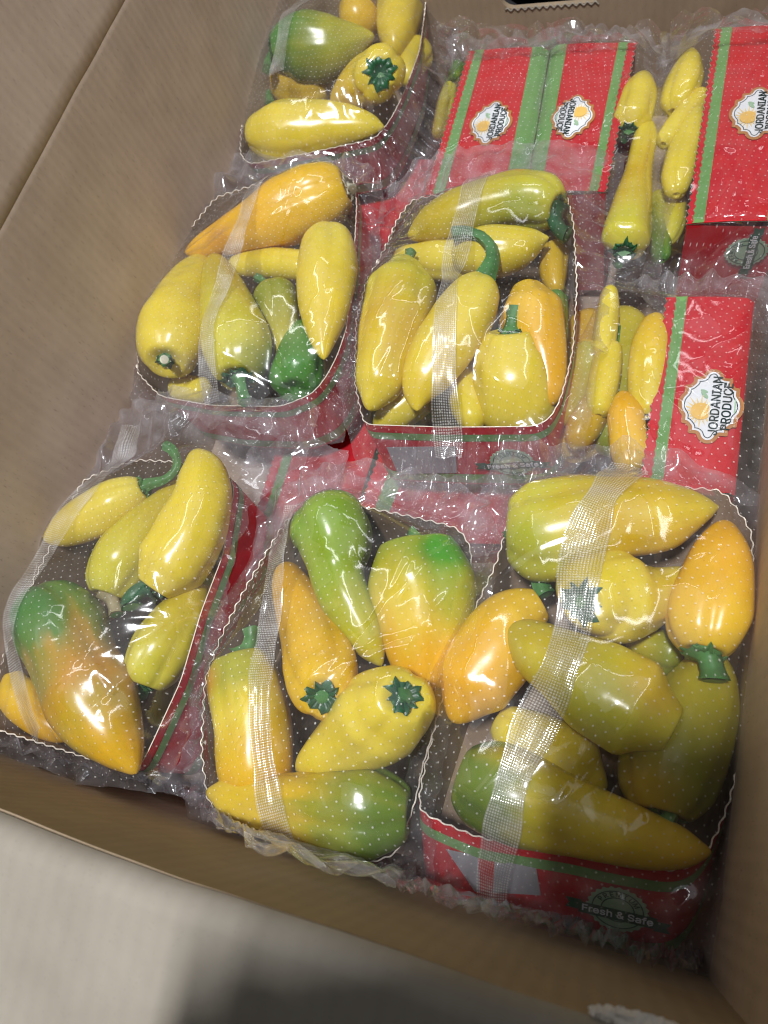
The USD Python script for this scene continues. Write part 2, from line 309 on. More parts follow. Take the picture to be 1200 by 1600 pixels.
def pepper(pack, label, sch, z0, z1, pts, stem='d', crop=None, patch=None, lob=1.0, tw=0.0, blk=.66, up=0.0):
    """pts: (x, y, radius) in the crop's pixels from the stem end to the tip; z in centimetres at both ends"""
    crop = crop if crop is not None else PACKS_CROP[pack]
    zb = PACK_Z[pack]
    if pack in ('S1', 'S2', 'S3', 'S4'): pts = [(x, y, r * (1.2 if pack == 'S4' else 1.06)) for x, y, r in pts]; blk = .42
    else: pts = [(x, y, r * 1.07) for x, y, r in pts]
    P = []
    for i, (x, y, r) in enumerate(pts):
        z = zb + (z0 + (z1 - z0) * i / (len(pts) - 1) + up * (1.0, .3, 0, 0, 0, 0, 0, 0)[i]) * .01
        fx, fy = full(crop, x, y)
        P.append(np.r_[at(fx, fy, z), r / CROPS[crop][2] * mpp(fx, fy, z)])
    P = np.array(P)
    if len(P) == 2: P = np.vstack([P[0], P.mean(0), P[1]])
    R0, R1 = P[0, 3], P[-1, 3]
    C_, t_, d = spline(P[:, :3], 60)
    h0, h1 = (.52 if blk < .7 else .42) * R0, .85 * R1; L = d[-1]
    pr = PchipInterpolator(np.r_[-h0, d, L + h1], np.r_[(blk * R0) ** 2, P[:, 3] ** 2, 0])
    q = (1 - np.cos(np.linspace(0, np.pi, 44))) / 2; x = -h0 + (L + h1 + h0) * (.35 * np.linspace(0, 1, 44) + .65 * q)
    T_ = np.gradient(C_, axis=0); T_ /= np.linalg.norm(T_, axis=1)[:, None]
    def axis_at(x):
        xc = np.clip(x, 0, L); c = np.stack([np.interp(xc, t_, C_[:, i]) for i in range(3)], 1)
        return c + T_[0] * np.minimum(x, 0)[:, None] + T_[-1] * np.maximum(x - L, 0)[:, None]
    rim = [(.02, .17), (.13, .12), (.26, .03), (.38, -.045), (.46, -.03)]
    CC = np.vstack([axis_at(np.array([-h0 + v * R0 for _, v in rim])), axis_at(x)])
    rr = np.r_[[u * R0 * blk / .5 for u, _ in rim], np.sqrt(np.maximum(pr(x), 1e-10))]
    k = len(rim); S = np.r_[np.zeros(k), np.clip(x / L, 0, 1)]
    Tm, N, B = frames(axis_at(x)); NN = np.vstack([np.repeat(N[:1], k, 0), N]); BB = np.vstack([np.repeat(B[:1], k, 0), B])
    T, C = Tm, axis_at(np.zeros(1))
    n = 48; th = np.linspace(0, 2 * np.pi, n, endpoint=False); ph = rng.random() * 6.28; nl = rng.choice([3, 3, 4])
    w = lob * (.10 * (1 - S) ** 1.2 + .015)
    gr = (1 - np.abs(np.sin(nl * (th[None] + tw * S[:, None] / nl) / 2 + ph))) ** 2.2
    prof = 1 + .35 * w[:, None] - w[:, None] * gr * 1.25 + lob * .05 * np.cos(2 * th[None] + ph * 1.7 + 1.2 * S[:, None])
    D = np.cos(th)[None, :, None] * NN[:, None] + np.sin(th)[None, :, None] * BB[:, None]
    Vv = CC[:, None] + (rr[:, None] * prof)[..., None] * D
    nz = meshkit.fbm(Vv * 30 + rng.random() * 50, 3) - .5
    nz2 = meshkit.fbm(Vv * 110 + rng.random() * 50, 2) - .5
    Vv = Vv + D * ((nz * .20 + nz2 * .012) * np.minimum(rr, .02)[:, None])[..., None]
    V = Vv.reshape(-1, 3); F = grid_faces(len(CC), n, True)
    # colour of the skin: from stem end to tip, and patches of unripe green
    st = SCH[sch]; sx = [q[0] for q in st]; sc = np.array([q[1] for q in st])
    Th = np.tile(th, len(S)); SS = np.repeat(S, n)
    strk = meshkit.fbm(np.stack([np.cos(Th) * 2.6 + ph, np.sin(Th) * 2.6, SS * 1.6], 1), 3) - .5
    fine = meshkit.fbm(np.stack([np.cos(Th) * 9 + ph, np.sin(Th) * 9, SS * 2.5], 1), 2) - .5
    s_v = SS + (meshkit.fbm(V * 75 + 9, 4) - .5) * .30 + strk * .45 + fine * .10
    col = np.stack([np.interp(s_v, sx, sc[:, q]) for q in range(3)], 1)
    if patch:                                   # (x, y, radius, colour) in crop pixels: a blotch round a spot of the skin
        for (x, y, r, c, am) in patch:
            fx, fy = full(crop, x, y); q = at(fx, fy, zb + (z0 + z1) * .005 + .012); q = q
            dd = np.linalg.norm((V - q) * [1, 1, .6], axis=1) / (r / CROPS[crop][2] * mpp(fx, fy, zb)) + (meshkit.fbm(V * 70, 3) - .5) * .5
            m = (np.clip(1.5 - dd, 0, 1) ** 1.5 * am)[:, None]
            col = col * (1 - m) + np.array(c) * m
    col *= (1 + (meshkit.fbm(V * 130 + 3, 2) - .5) * .05)[:, None]
    o = CC[k + 6]
    th_ = thing('pepper', label, 'pepper', (o[0], o[1], V[:, 2].min()))
    obj('body', (V, F), M_PEP, th_, True, None, {'tint': np.clip(col, .004, .95)})
    ALLP.setdefault(pack, []).append(V)
    # calyx and stem
    if stem == 'n':
        return th_
    ax = -T[0]; base = C[0] + ax * (h0 - .16 * R0); u, v = N[0], B[0]
    spec = stem if isinstance(stem, dict) else {}
    cr = 1.12 * spec.get('calyx', .46) * R0; m = 44; nr = 7; cv = []; nlo = spec.get('points', 7)
    for i in range(nr):
        q = i / (nr - 1)
        for j in range(m):
            an = 2 * np.pi * j / m
            pt = abs(math.sin(an * nlo / 2 + ph)) ** .7
            rad_ = cr * q * (1 - .34 * pt * q + .10 * math.sin(an * 3 + ph * 2) + .05 * math.sin(an * 11 + ph))
            zz = .20 * R0 * min(1.0, rad_ / (.40 * R0)) ** 1.5 - .45 * R0 * max(0, rad_ / R0 - .42) ** 1.2 + .0012 + .0010 * (1 - q) - .0006 * q
            zz += .0007 * math.sin(an * 13 + ph) * q + .0010 * pt * q
            cv.append(base + rad_ * (math.cos(an) * u + math.sin(an) * v) + ax * zz)
    cl = obj('calyx', solidify((np.array(cv), grid_faces(nr, m, True)), .0007), spec.get('cm', M_CAL), th_, 60)
    if spec.get('len', 1) != 0:
        sr = 1.25 * spec.get('r', .13 * R0 + .0009)
        if 'path' in spec:
            pz = zb + spec.get('z', z0) * .01
            pp = [at(*full(crop, x, y), pz + spec.get('dz', 0) * .01 * i / max(1, len(spec['path']) - 1)) for i, (x, y) in enumerate(spec['path'])]
            sp = [base + ax * .001] + pp
        else:
            L = spec.get('len', 1) * (.55 * R0 + .002); side = (rng.random(3) - .5) * .5
            sp = [base + ax * .001, base + ax * L * .5 + side * L * .25, base + ax * L + side * L * .9]
        cc, _, _ = spline(sp, 18); q = np.linspace(0, 1, 18)
        rs = sr * (1.7 - .9 * np.minimum(q * 2.6, 1) ** .6 + .35 * np.clip(q - .72, 0, 1) * 2.4)
        tv, tf = tube(cc, rs, 12)
        nc = len(cc) * 12; rb = np.tile(1 + .13 * np.cos(5 * np.linspace(0, 2 * np.pi, 12, endpoint=False) + .3), len(cc))
        tv[:nc] = np.repeat(cc, 12, 0) + (tv[:nc] - np.repeat(cc, 12, 0)) * rb[:, None]
        tv = tv + (meshkit.fbm(tv * 400, 2)[:, None] - .5) * .0009
        ALLP[pack].append(tv)
        sm = obj('stem', (tv, tf), spec.get('sm', M_STEM), th_, 50)
        e = cc[-1] - cc[-2]; e /= np.linalg.norm(e)
        uu = np.cross(e, [.2, .3, 1]); uu /= np.linalg.norm(uu); vv = np.cross(e, uu)
        an = np.linspace(0, 2 * np.pi, 12, endpoint=False)
        cap = np.vstack([cc[-1] + e * .0009, cc[-1] + e * .0005 + rs[-1] * .8 * (np.cos(an)[:, None] * uu + np.sin(an)[:, None] * vv)])
        if spec.get('cut', True):
            obj('cut_end', (cap, np.array([(0, 1 + j, 1 + (j + 1) % 12) for j in range(12)])), spec.get('cutm', M_STEM), th_, False)
    return th_

PACKS_CROP = {'A': 1, 'B': 2, 'C': 3, 'D': 4, 'E': 5, 'F': 6, 'S1': 7, 'S2': 8, 'S3': 8, 'S4': 8}
PACK_Z = {'A': -.012, 'B': -.006, 'C': -.004, 'D': 0.0, 'E': 0.0, 'F': .002, 'S1': -.016, 'S2': -.016, 'S3': -.016, 'S4': -.010}
p = pepper
# A: pack at the top, against the left wall
p('A', 'yellow pepper half hidden at the left edge of the top left pack', 'Y', -1.5, -1.0, [(165, 420, 85), (190, 270, 75), (250, 110, 60), (310, -20, 45)], {'path': [(200, 500), (206, 540)], 'calyx': .8})
p('A', 'big pepper ripening from dark green to olive, in the top left pack', 'GO', 1.0, .2, [(300, 255, 125), (400, 255, 158), (520, 255, 145), (630, 225, 95), (720, 195, 35)], {'path': [(210, 300), (195, 360)], 'calyx': .7}, patch=[(330, 150, 110, (.06, .26, .04), .9)])
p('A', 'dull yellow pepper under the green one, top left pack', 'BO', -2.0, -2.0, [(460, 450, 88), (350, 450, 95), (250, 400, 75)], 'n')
p('A', 'yellow pepper cut by the top edge, to the right of the green one', 'YO', -.2, -.6, [(705, -170, 95), (690, -20, 112), (668, 110, 96)], 'n')
p('A', 'narrow yellow pepper pointing down beside the red rim of the top left pack', 'PY', .2, -.2, [(890, -150, 100), (885, 20, 112), (866, 150, 98), (858, 240, 58)], 'n')
p('A', 'small yellow pepper showing behind the rim of the top left pack', 'Y', -2, -2, [(985, 270, 78), (945, 320, 78), (925, 400, 55)], 'n')
p('A', 'yellow pepper with a rough round green calyx facing up, top left pack', 'YO', 1.3, -1.2, [(775, 385, 120), (710, 425, 118), (620, 490, 88), (570, 540, 55)], {'calyx': .66, 'points': 9, 'len': .25, 'cut': False}, up=1.0)
p('A', 'long yellow pepper lying along the lower rim of the top left pack', 'Y', .4, .2, [(160, 695, 100), (280, 690, 140), (450, 668, 122), (620, 655, 90), (740, 657, 50), (785, 660, 18)], 'n')
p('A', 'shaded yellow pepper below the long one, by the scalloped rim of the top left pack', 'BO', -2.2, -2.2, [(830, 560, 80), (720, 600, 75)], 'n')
# B: pack in the middle of the left wall
p('B', 'orange pepper with a brown crease and a pale cut stem end', 'O', .8, .2, [(985, 215, 122), (900, 250, 140), (780, 300, 138), (640, 360, 108), (480, 425, 72), (360, 475, 42), (310, 493, 16)], {'path': [(1062, 190), (1080, 200)], 'calyx': .5, 'cm': M_CUT, 'sm': M_CUT, 'cutm': M_DRY, 'r': .0035}, patch=[(440, 420, 70, (.42, .17, .04), .5), (330, 470, 50, (.42, .17, .04), .5)])
p('B', 'yellow pepper standing tip down at the right side of its pack', 'PY', .8, .9, [(960, 455, 112), (960, 570, 130), (950, 700, 118), (945, 830, 88), (945, 930, 45), (948, 985, 14)], 'n')
p('B', 'yellow pepper lying level under the film seam behind the olive one', 'Y', -1.3, -1.3, [(850, 560, 70), (740, 548, 72), (640, 545, 65), (540, 560, 50)], 'n')
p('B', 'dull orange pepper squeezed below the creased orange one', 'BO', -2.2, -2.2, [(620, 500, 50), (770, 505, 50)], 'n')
p('B', 'big yellow pepper with a dark stem hole facing the viewer, lower left of its pack', 'Y', 1.2, -.6, [(222, 950, 140), (250, 860, 158), (292, 730, 128), (345, 610, 90), (385, 540, 45)], {'calyx': .30, 'len': .35, 'cutm': M_CUT, 'cm': M_CAL, 'path': [(200, 995)], 'z': 2.6, 'r': .003}, lob=.6)
p('B', 'olive yellow pepper with a green stem hanging over the lower rim', 'OL', .6, -.2, [(548, 1020, 138), (540, 920, 160), (508, 800, 138), (470, 660, 95), (447, 560, 60), (440, 520, 25)], {'path': [(556, 1090), (565, 1140), (580, 1195)], 'z': 1.0, 'calyx': .55, 'points': 9, 'r': .0035}, patch=[(620, 1000, 90, (.22, .26, .03), .6)])
p('B', 'small olive pepper wedged upside down between its neighbours', 'DO', -.9, -1.4, [(720, 700, 95), (745, 800, 85), (760, 920, 60), (768, 1010, 20)], {'path': [(650, 620), (635, 612)], 'calyx': .5})
p('B', 'shiny bright green pepper at the bottom corner of its pack', 'G', -.6, -1.6, [(820, 1090, 118), (838, 985, 105), (840, 860, 55)], 'n')
p('B', 'yellow pepper just showing below the big one with the stem hole', 'Y', -2.2, -2.2, [(270, 1130, 60), (370, 1140, 60)], 'n')
# C: pack in the centre
p('C', 'long olive pepper with a thick teal stem across the top of the centre pack', 'OL', .4, .0, [(935, 205, 118), (850, 192, 128), (700, 212, 122), (540, 258, 116), (410, 305, 90), (330, 342, 45)], {'path': [(985, 300), (1015, 340), (1040, 352)], 'z': .2, 'calyx': .5, 'cm': M_CAL, 'sm': M_CAL, 'r': .0048}, patch=[(820, 260, 130, (.30, .38, .04), .75), (660, 270, 90, (.34, .36, .04), .6)])
p('C', 'bright yellow pepper pointing right under the long olive one', 'Y', -.2, .3, [(560, 450, 90), (690, 432, 118), (810, 410, 98), (895, 380, 55), (938, 367, 18)], 'n')
p('C', 'pale yellow pepper behind the two upright ones of the centre pack', 'PY', -.6, -1.2, [(560, 465, 85), (430, 470, 85), (320, 455, 58), (250, 445, 28)], 'n')
p('C', 'big upright yellow pepper with a tiny stem nub, left side of the centre pack', 'OLY', .9, .9, [(272, 535, 100), (262, 610, 150), (228, 780, 148), (188, 930, 126), (152, 1060, 106), (128, 1125, 62)], {'path': [(302, 440), (304, 430)], 'calyx': .22, 'r': .0032, 'z': .9}, lob=.6)
p('C', 'upright yellow pepper under the film seam with a long curled striped stem', 'PY', 1.2, 1.0, [(612, 625, 112), (545, 740, 140), (472, 860, 138), (392, 990, 115), (345, 1090, 72), (335, 1155, 26)], {'path': [(672, 510), (688, 440), (660, 380), (590, 345), (500, 350)], 'z': 1.6, 'dz': .3, 'calyx': .42, 'r': .0040})
p('C', 'stout yellow pepper with a short upright green stem, lower right of the centre pack', 'Y', .5, -2.3, [(778, 870, 140), (785, 950, 166), (800, 1050, 182), (812, 1130, 180), (818, 1170, 160)], {'path': [(785, 740), (795, 705)], 'z': 1.4, 'calyx': .42, 'r': .0042}, blk=.72)
p('C', 'orange yellow pepper leaning on the right wall behind the stout one', 'O', .3, -.6, [(850, 640, 92), (866, 725, 135), (898, 860, 122), (935, 1000, 92), (955, 1110, 55)], 'n')
p('C', 'olive green pepper showing as a strip along the right wall of the centre pack', 'GO', -1.5, -1.5, [(985, 650, 50), (990, 760, 52), (990, 880, 40)], 'n')
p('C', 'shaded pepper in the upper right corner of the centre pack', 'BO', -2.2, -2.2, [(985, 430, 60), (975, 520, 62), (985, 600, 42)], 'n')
p('C', 'yellow pepper low in the bottom left corner of the centre pack', 'Y', -1.6, -2.0, [(330, 1110, 88), (245, 1180, 88), (180, 1230, 60)], 'n')
p('C', 'glossy yellow tip between the seam pepper and the stout one', 'Y', -1.4, -1.2, [(570, 930, 55), (562, 1060, 72), (578, 1150, 82), (592, 1215, 70)], 'n')
# D: pack at lower left
p('D', 'small pale yellow pepper with a long curved green stem, upper left of its pack', 'PY', .8, .8, [(600, 258, 80), (510, 305, 104), (400, 365, 100), (300, 420, 78), (230, 452, 40)], {'path': [(672, 218), (740, 196), (790, 140), (782, 85), (735, 48)], 'z': 1.0, 'dz': .6, 'calyx': .62, 'r': .0026, 'cm': M_STEM})
p('D', 'large bent yellow pepper with a teal stem, leaning on the red rim of its pack', 'Y', 1.5, 1.5, [(725, 632, 108), (770, 570, 140), (850, 440, 138), (905, 300, 118), (908, 180, 98), (885, 105, 55)], {'path': [(625, 690), (592, 720), (585, 765)], 'z': 1.6, 'calyx': .5, 'cm': M_CAL, 'sm': M_CAL, 'r': .005})
p('D', 'olive yellow pepper with a dry stem nub behind the large bent one', 'OL', -.1, -.3, [(500, 650, 112), (555, 545, 132), (650, 420, 115), (740, 310, 80), (795, 230, 40)], {'path': [(515, 770), (522, 800)], 'calyx': .3, 'sm': M_DRY, 'cm': M_DRY, 'z': -.2, 'r': .004})
p('D', 'olive pepper with its teal stem end down along the right rim', 'OL', -.6, -.6, [(675, 1050, 118), (725, 950, 130), (800, 830, 110), (870, 720, 72)], {'path': [(628, 1140), (640, 1165)], 'z': -.8, 'calyx': .4, 'cm': M_CAL})
p('D', 'large twisted pepper turning from green through brown to yellow', 'GBY', 1.0, .8, [(215, 800, 160), (275, 870, 180), (335, 1010, 172), (405, 1160, 186), (475, 1290, 158), (545, 1400, 104), (592, 1480, 42)], 'n', patch=[(90, 850, 90, (.04, .24, .06), .8), (230, 1100, 120, (.24, .30, .04), .55), (430, 720, 80, (.20, .28, .05), .6)], tw=1.2)
p('D', 'orange pepper peeking out under the large twisted one', 'O', -.6, -1.4, [(62, 1090, 50), (90, 1165, 84), (180, 1255, 75), (280, 1325, 50)], 'n')
# E: pack at the bottom centre
p('E', 'twisted lime green pepper with a dark calyx at the top of its pack', 'GL', .8, .3, [(535, 200, 150), (560, 290, 138), (568, 390, 108), (605, 490, 104), (660, 600, 84), (708, 690, 50), (733, 735, 20)], {'calyx': .32, 'path': [(520, 112)], 'z': 1.8, 'len': 0}, patch=[(380, 230, 90, (.14, .34, .05), .6), (640, 150, 100, (.20, .36, .02), .5)], tw=1.6, lob=1.3)
p('E', 'blocky pepper with a green shoulder fading to yellow, upper right of its pack', 'LY', .5, -.2, [(878, 345, 165), (890, 430, 188), (905, 560, 165), (905, 680, 138), (900, 760, 110)], {'path': [(870, 250), (882, 236)], 'z': .8, 'calyx': .32, 'r': .005}, patch=[(990, 320, 130, (.07, .34, .03), .95), (1040, 500, 120, (.24, .36, .03), .6), (820, 250, 80, (.25, .42, .03), .6)], lob=1.3, blk=.8)
p('E', 'orange pepper with a round dark calyx facing the viewer beside the seam', 'O', 1.1, -1.2, [(510, 835, 125), (500, 740, 142), (455, 600, 115), (405, 480, 85), (375, 390, 52)], {'calyx': .55, 'points': 9, 'len': .3}, up=1.2)
p('E', 'upright yellow pepper with a bruised orange edge at the left wall', 'LY', .3, -.4, [(195, 765, 125), (215, 850, 145), (245, 1000, 150), (252, 1140, 148), (255, 1230, 130)], {'path': [(232, 622), (230, 606)], 'z': .2, 'calyx': .3, 'r': .004}, patch=[(60, 820, 70, (.55, .20, .01), .7)], blk=.75)
p('E', 'plump yellow pepper with its calyx under a film fold, right of the orange one', 'Y', 1.5, -.2, [(800, 895, 140), (735, 950, 172), (640, 1020, 150), (535, 1085, 100), (455, 1130, 55), (420, 1152, 20)], {'calyx': .5, 'points': 9, 'len': .35}, up=1.5)
p('E', 'long pepper along the bottom of its pack, yellow tip and dark green stem end', 'YG', .3, .8, [(770, 1325, 130), (690, 1320, 158), (560, 1315, 145), (400, 1300, 118), (240, 1277, 90), (130, 1255, 62), (78, 1246, 28)], 'n')
# F: pack at the lower right
p('F', 'long yellow pepper with a lime green shoulder across the top of the right front pack', 'OLY', .8, .5, [(420, 230, 148), (530, 220, 158), (690, 190, 130), (840, 180, 114), (940, 165, 72), (1000, 158, 35), (1026, 155, 12)], {'path': [(440, 420), (455, 450)], 'z': -.4, 'calyx': .25, 'r': .004}, patch=[(380, 310, 110, (.34, .40, .03), .7)])
p('F', 'round yellow pepper with a teal calyx behind the film seam', 'Y', .9, -.5, [(610, 455, 118), (690, 450, 146), (780, 448, 115), (860, 412, 60), (908, 372, 22)], {'calyx': .62, 'points': 9, 'len': .3}, up=1.3)
p('F', 'orange pepper standing on its star shaped green stem at the right', 'O', 1.4, .8, [(988, 580, 108), (1000, 500, 122), (1022, 400, 108), (1040, 305, 85), (1050, 240, 50)], {'path': [(1012, 690), (1018, 735)], 'z': 1.6, 'calyx': .62, 'points': 8, 'r': .0052, 'cm': M_STEM})
p('F', 'smooth orange pepper lying at the left rim of the right front pack', 'O', .6, .6, [(400, 500, 78), (348, 540, 110), (280, 640, 130), (215, 750, 126), (178, 815, 76)], 'n', lob=.4)
p('F', 'big olive yellow pepper lying on top in the middle of the right front pack', 'OL', 1.6, 1.8, [(812, 865, 118), (750, 830, 162), (640, 768, 155), (520, 690, 122), (410, 620, 92), (340, 577, 56), (300, 560, 24)], 'n', patch=[(620, 860, 140, (.36, .38, .03), .6), (820, 760, 110, (.80, .50, .014), .6)])
p('F', 'yellow pepper mostly hidden under the big olive one', 'Y', -1.4, -1.2, [(330, 890, 70), (440, 960, 98), (550, 1030, 110), (610, 1070, 60)], 'n')
p('F', 'long pepper along the front rim, dark green end and yellow tip', 'GYY', .4, .2, [(755, 1222, 62), (800, 1240, 70), (900, 1275, 58), (1000, 1308, 46), (1068, 1325, 30), (1100, 1330, 12)], 'n', 0, patch=[(740, 1290, 70, (.07, .13, .015), .85), (730, 1160, 50, (.12, .22, .02), .7)])
p('F', 'dark olive pepper with a teal stem end in the shaded right corner', 'DO', -.4, -1.0, [(1038, 1232, 64), (1055, 1170, 72), (1085, 1105, 62), (1105, 1050, 42)], {'path': [(1045, 1278), (1030, 1290)], 'z': .4, 'calyx': .5}, 0, patch=[(1010, 1240, 60, (.55, .38, .016), .7)])
p('F', 'dark olive pepper deep under the orange one at the right', 'DO', -2.2, -2.2, [(870, 640, 70), (770, 610, 50)], 'n')
# peppers showing at the open side of the packs that stand on edge
p('S1', 'yellow pepper edge beside the scalloped left side of the first red pack', 'OL', -1.8, -2.0, [(78, 320, 32), (55, 420, 45), (20, 560, 40)], 'n')
p('S1', 'dark green pepper in shade above the first red pack', 'G', -3, -3, [(120, 215, 35), (95, 265, 30)], 'n')
p('S2', 'short yellow pepper tucked against the scalloped edge of the second red pack', 'Y', -.6, -1.0, [(280, 290, 62), (300, 215, 62), (318, 150, 36)], {'path': [(258, 345), (250, 350)], 'z': -1.4, 'calyx': .5})
p('S2', 'long waisted pepper hanging from the open side of the second red pack', 'OLY', -.6, -1.0, [(262, 700, 76), (278, 610, 66), (308, 450, 42), (328, 350, 36), (338, 300, 20)], {'path': [(240, 775), (230, 785)], 'z': -2, 'calyx': .6, 'cm': M_CAL})
p('S3', 'pointed yellow pepper at the top of the gap between the red packs', 'Y', -1.2, -.8, [(432, 235, 46), (460, 160, 58), (482, 85, 38), (490, 45, 14)], 'n')
p('S3', 'slanting yellow pepper between the red packs', 'PY', -1.2, -1.2, [(402, 355, 36), (450, 290, 42), (520, 205, 34)], 'n')
p('S3', 'yellow pepper hanging tip down beside the far right red pack', 'Y', -1.0, -1.2, [(438, 530, 32), (450, 440, 50), (480, 330, 45), (500, 260, 30)], 'n')
p('S3', 'olive pepper low in the gap between the red packs', 'OL', -3, -3, [(405, 700, 30), (420, 620, 46), (430, 560, 40)], 'n')
p('S3', 'green pepper strip in the gap below the red packs', 'GO', -3, -3, [(385, 760, 30), (375, 660, 40), (380, 560, 36)], 'n')
p('S4', 'slim yellow pepper upright against the scalloped edge of the lower right red pack', 'YO', -.8, -.9, [(332, 1290, 38), (337, 1200, 52), (347, 1080, 56), (362, 985, 34)], 'n')
p('S4', 'orange yellow pepper with its tip up beside the lower right red pack', 'O', -.9, -.9, [(282, 1480, 44), (275, 1420, 56), (262, 1320, 54), (252, 1250, 28)], 'n')
p('S4', 'thin yellow pepper tip sticking up left of the lower right red pack', 'Y', -1.8, -1.2, [(180, 1090, 30), (196, 970, 34), (206, 880, 24)], 'n')
p('S4', 'small yellow pepper end behind the film left of the lower right red pack', 'Y', -2, -2, [(170, 1290, 36), (190, 1180, 44), (205, 1080, 36)], 'n')
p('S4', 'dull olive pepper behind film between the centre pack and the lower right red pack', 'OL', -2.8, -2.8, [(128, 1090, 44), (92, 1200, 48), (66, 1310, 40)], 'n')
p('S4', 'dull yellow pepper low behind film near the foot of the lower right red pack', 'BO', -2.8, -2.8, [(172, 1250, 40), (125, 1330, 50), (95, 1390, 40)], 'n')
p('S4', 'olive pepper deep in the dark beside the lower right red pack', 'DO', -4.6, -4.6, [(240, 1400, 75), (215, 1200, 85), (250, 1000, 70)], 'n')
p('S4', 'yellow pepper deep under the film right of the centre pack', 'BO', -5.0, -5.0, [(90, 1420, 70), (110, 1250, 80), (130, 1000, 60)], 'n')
p('S4', 'dark green pepper in the gap behind the lower right red pack', 'G', -3, -3, [(212, 1010, 26), (218, 1080, 22)], 'n')

# ------------------------------------------------------------------ printed marks
def flat(poly, M, d, h=0.00012):
    """extrude a shapely shape lying in the frame M = (origin, e1, e2, n), d above the surface"""
    o, a, b, n = M; out = []
    for g in getattr(poly, 'geoms', [poly]):
        if g.is_empty or g.area < 1e-9: continue
        e = trimesh.creation.extrude_polygon(g, h, engine='earcut'); v = np.array(e.vertices)
        out.append((o + v[:, :1] * a + v[:, 1:2] * b + (v[:, 2:3] + d) * n, np.array(e.faces)))
    return cat_meshes(out)
def text(s, h, M, d, x=0, y=0, rot=0, bold=True, center=True):
    o, a, b, n = M
    t = meshkit.text_mesh(s, h, .0001, bold); v = np.array(t.vertices)
    if center: v[:, 0] -= (v[:, 0].min() + v[:, 0].max()) / 2
    c, sn = math.cos(rot), math.sin(rot)
    X = v[:, 0] * c - v[:, 1] * sn + x; Yv = v[:, 0] * sn + v[:, 1] * c + y
    return (o + X[:, None] * a + Yv[:, None] * b + (v[:, 2:3] + d) * n, np.array(t.faces))
def plaque():
    s = shapely.union_all([aff.scale(Point(0, 0).buffer(1, 32), .52, .46), shapely.box(-.50, -.30, .50, .30), shapely.box(-.34, -.42, .34, .42), aff.scale(Point(0, .28).buffer(1, 24), .26, .22), aff.scale(Point(0, -.28).buffer(1, 24), .26, .22), aff.scale(Point(.46, 0).buffer(1, 24), .19, .17), aff.scale(Point(-.46, 0).buffer(1, 24), .19, .17)])
    return s.buffer(.03).buffer(-.06).buffer(.03)
def emblem(M, Lx, par):
    """the sun badge with the words of the pack: its length Lx along the words"""
    s = Lx / 1.20; P0 = aff.scale(plaque(), s, s * .92, origin=(0, 0))
    P1, P2, P3 = P0.buffer(-.055 * s), P0.buffer(-.085 * s), P0.buffer(-.098 * s)
    b = obj('badge', flat(P0, M, .0004), M_GOLD, par)
    obj('badge_field', flat(P1, M, .0006), M_WHT, b)
    obj('badge_line', flat(P2.difference(P3), M, .0008), M_INK, b)
    c = (-.12 * s, .13 * s); rays = []
    for k in range(20):
        a = 2 * math.pi * k / 20; r1 = (.25 if k % 2 else .31) * s
        rays.append(Polygon([(c[0] + .15 * s * math.cos(a - .11), c[1] + .15 * s * math.sin(a - .11)), (c[0] + r1 * math.cos(a), c[1] + r1 * math.sin(a)), (c[0] + .15 * s * math.cos(a + .11), c[1] + .15 * s * math.sin(a + .11))]))
    clip = shapely.box(-1, .015 * s, 1, 1).intersection(P3.buffer(-.01 * s))
    obj('sun_rays', flat(shapely.union_all(rays).intersection(clip), M, .0009), M_SUN2, b)
    obj('sun_disc', flat(Point(*c).buffer(.145 * s).intersection(clip), M, .0011), M_SUN, b)
    leaf = aff.rotate(aff.scale(Point(.17 * s, .10 * s).buffer(.05 * s), 1.5, .6), 40); leaf2 = aff.rotate(aff.scale(Point(.235 * s, .11 * s).buffer(.04 * s), .6, 1.4), -20)
    obj('leaf_mark', flat(leaf.union(leaf2), M, .0011), M_PGRN, b)
    obj('lettering', cat_meshes([text('JORDANIAN', .125 * s, M, .0011, 0, -.125 * s), text('PRODUCE', .125 * s, M, .0011, 0, -.285 * s)]), M_INK, b)
    obj('small_mark', flat(shapely.box(-.11 * s, -.345 * s, .13 * s, -.325 * s), M, .0011), M_PGRN, b)
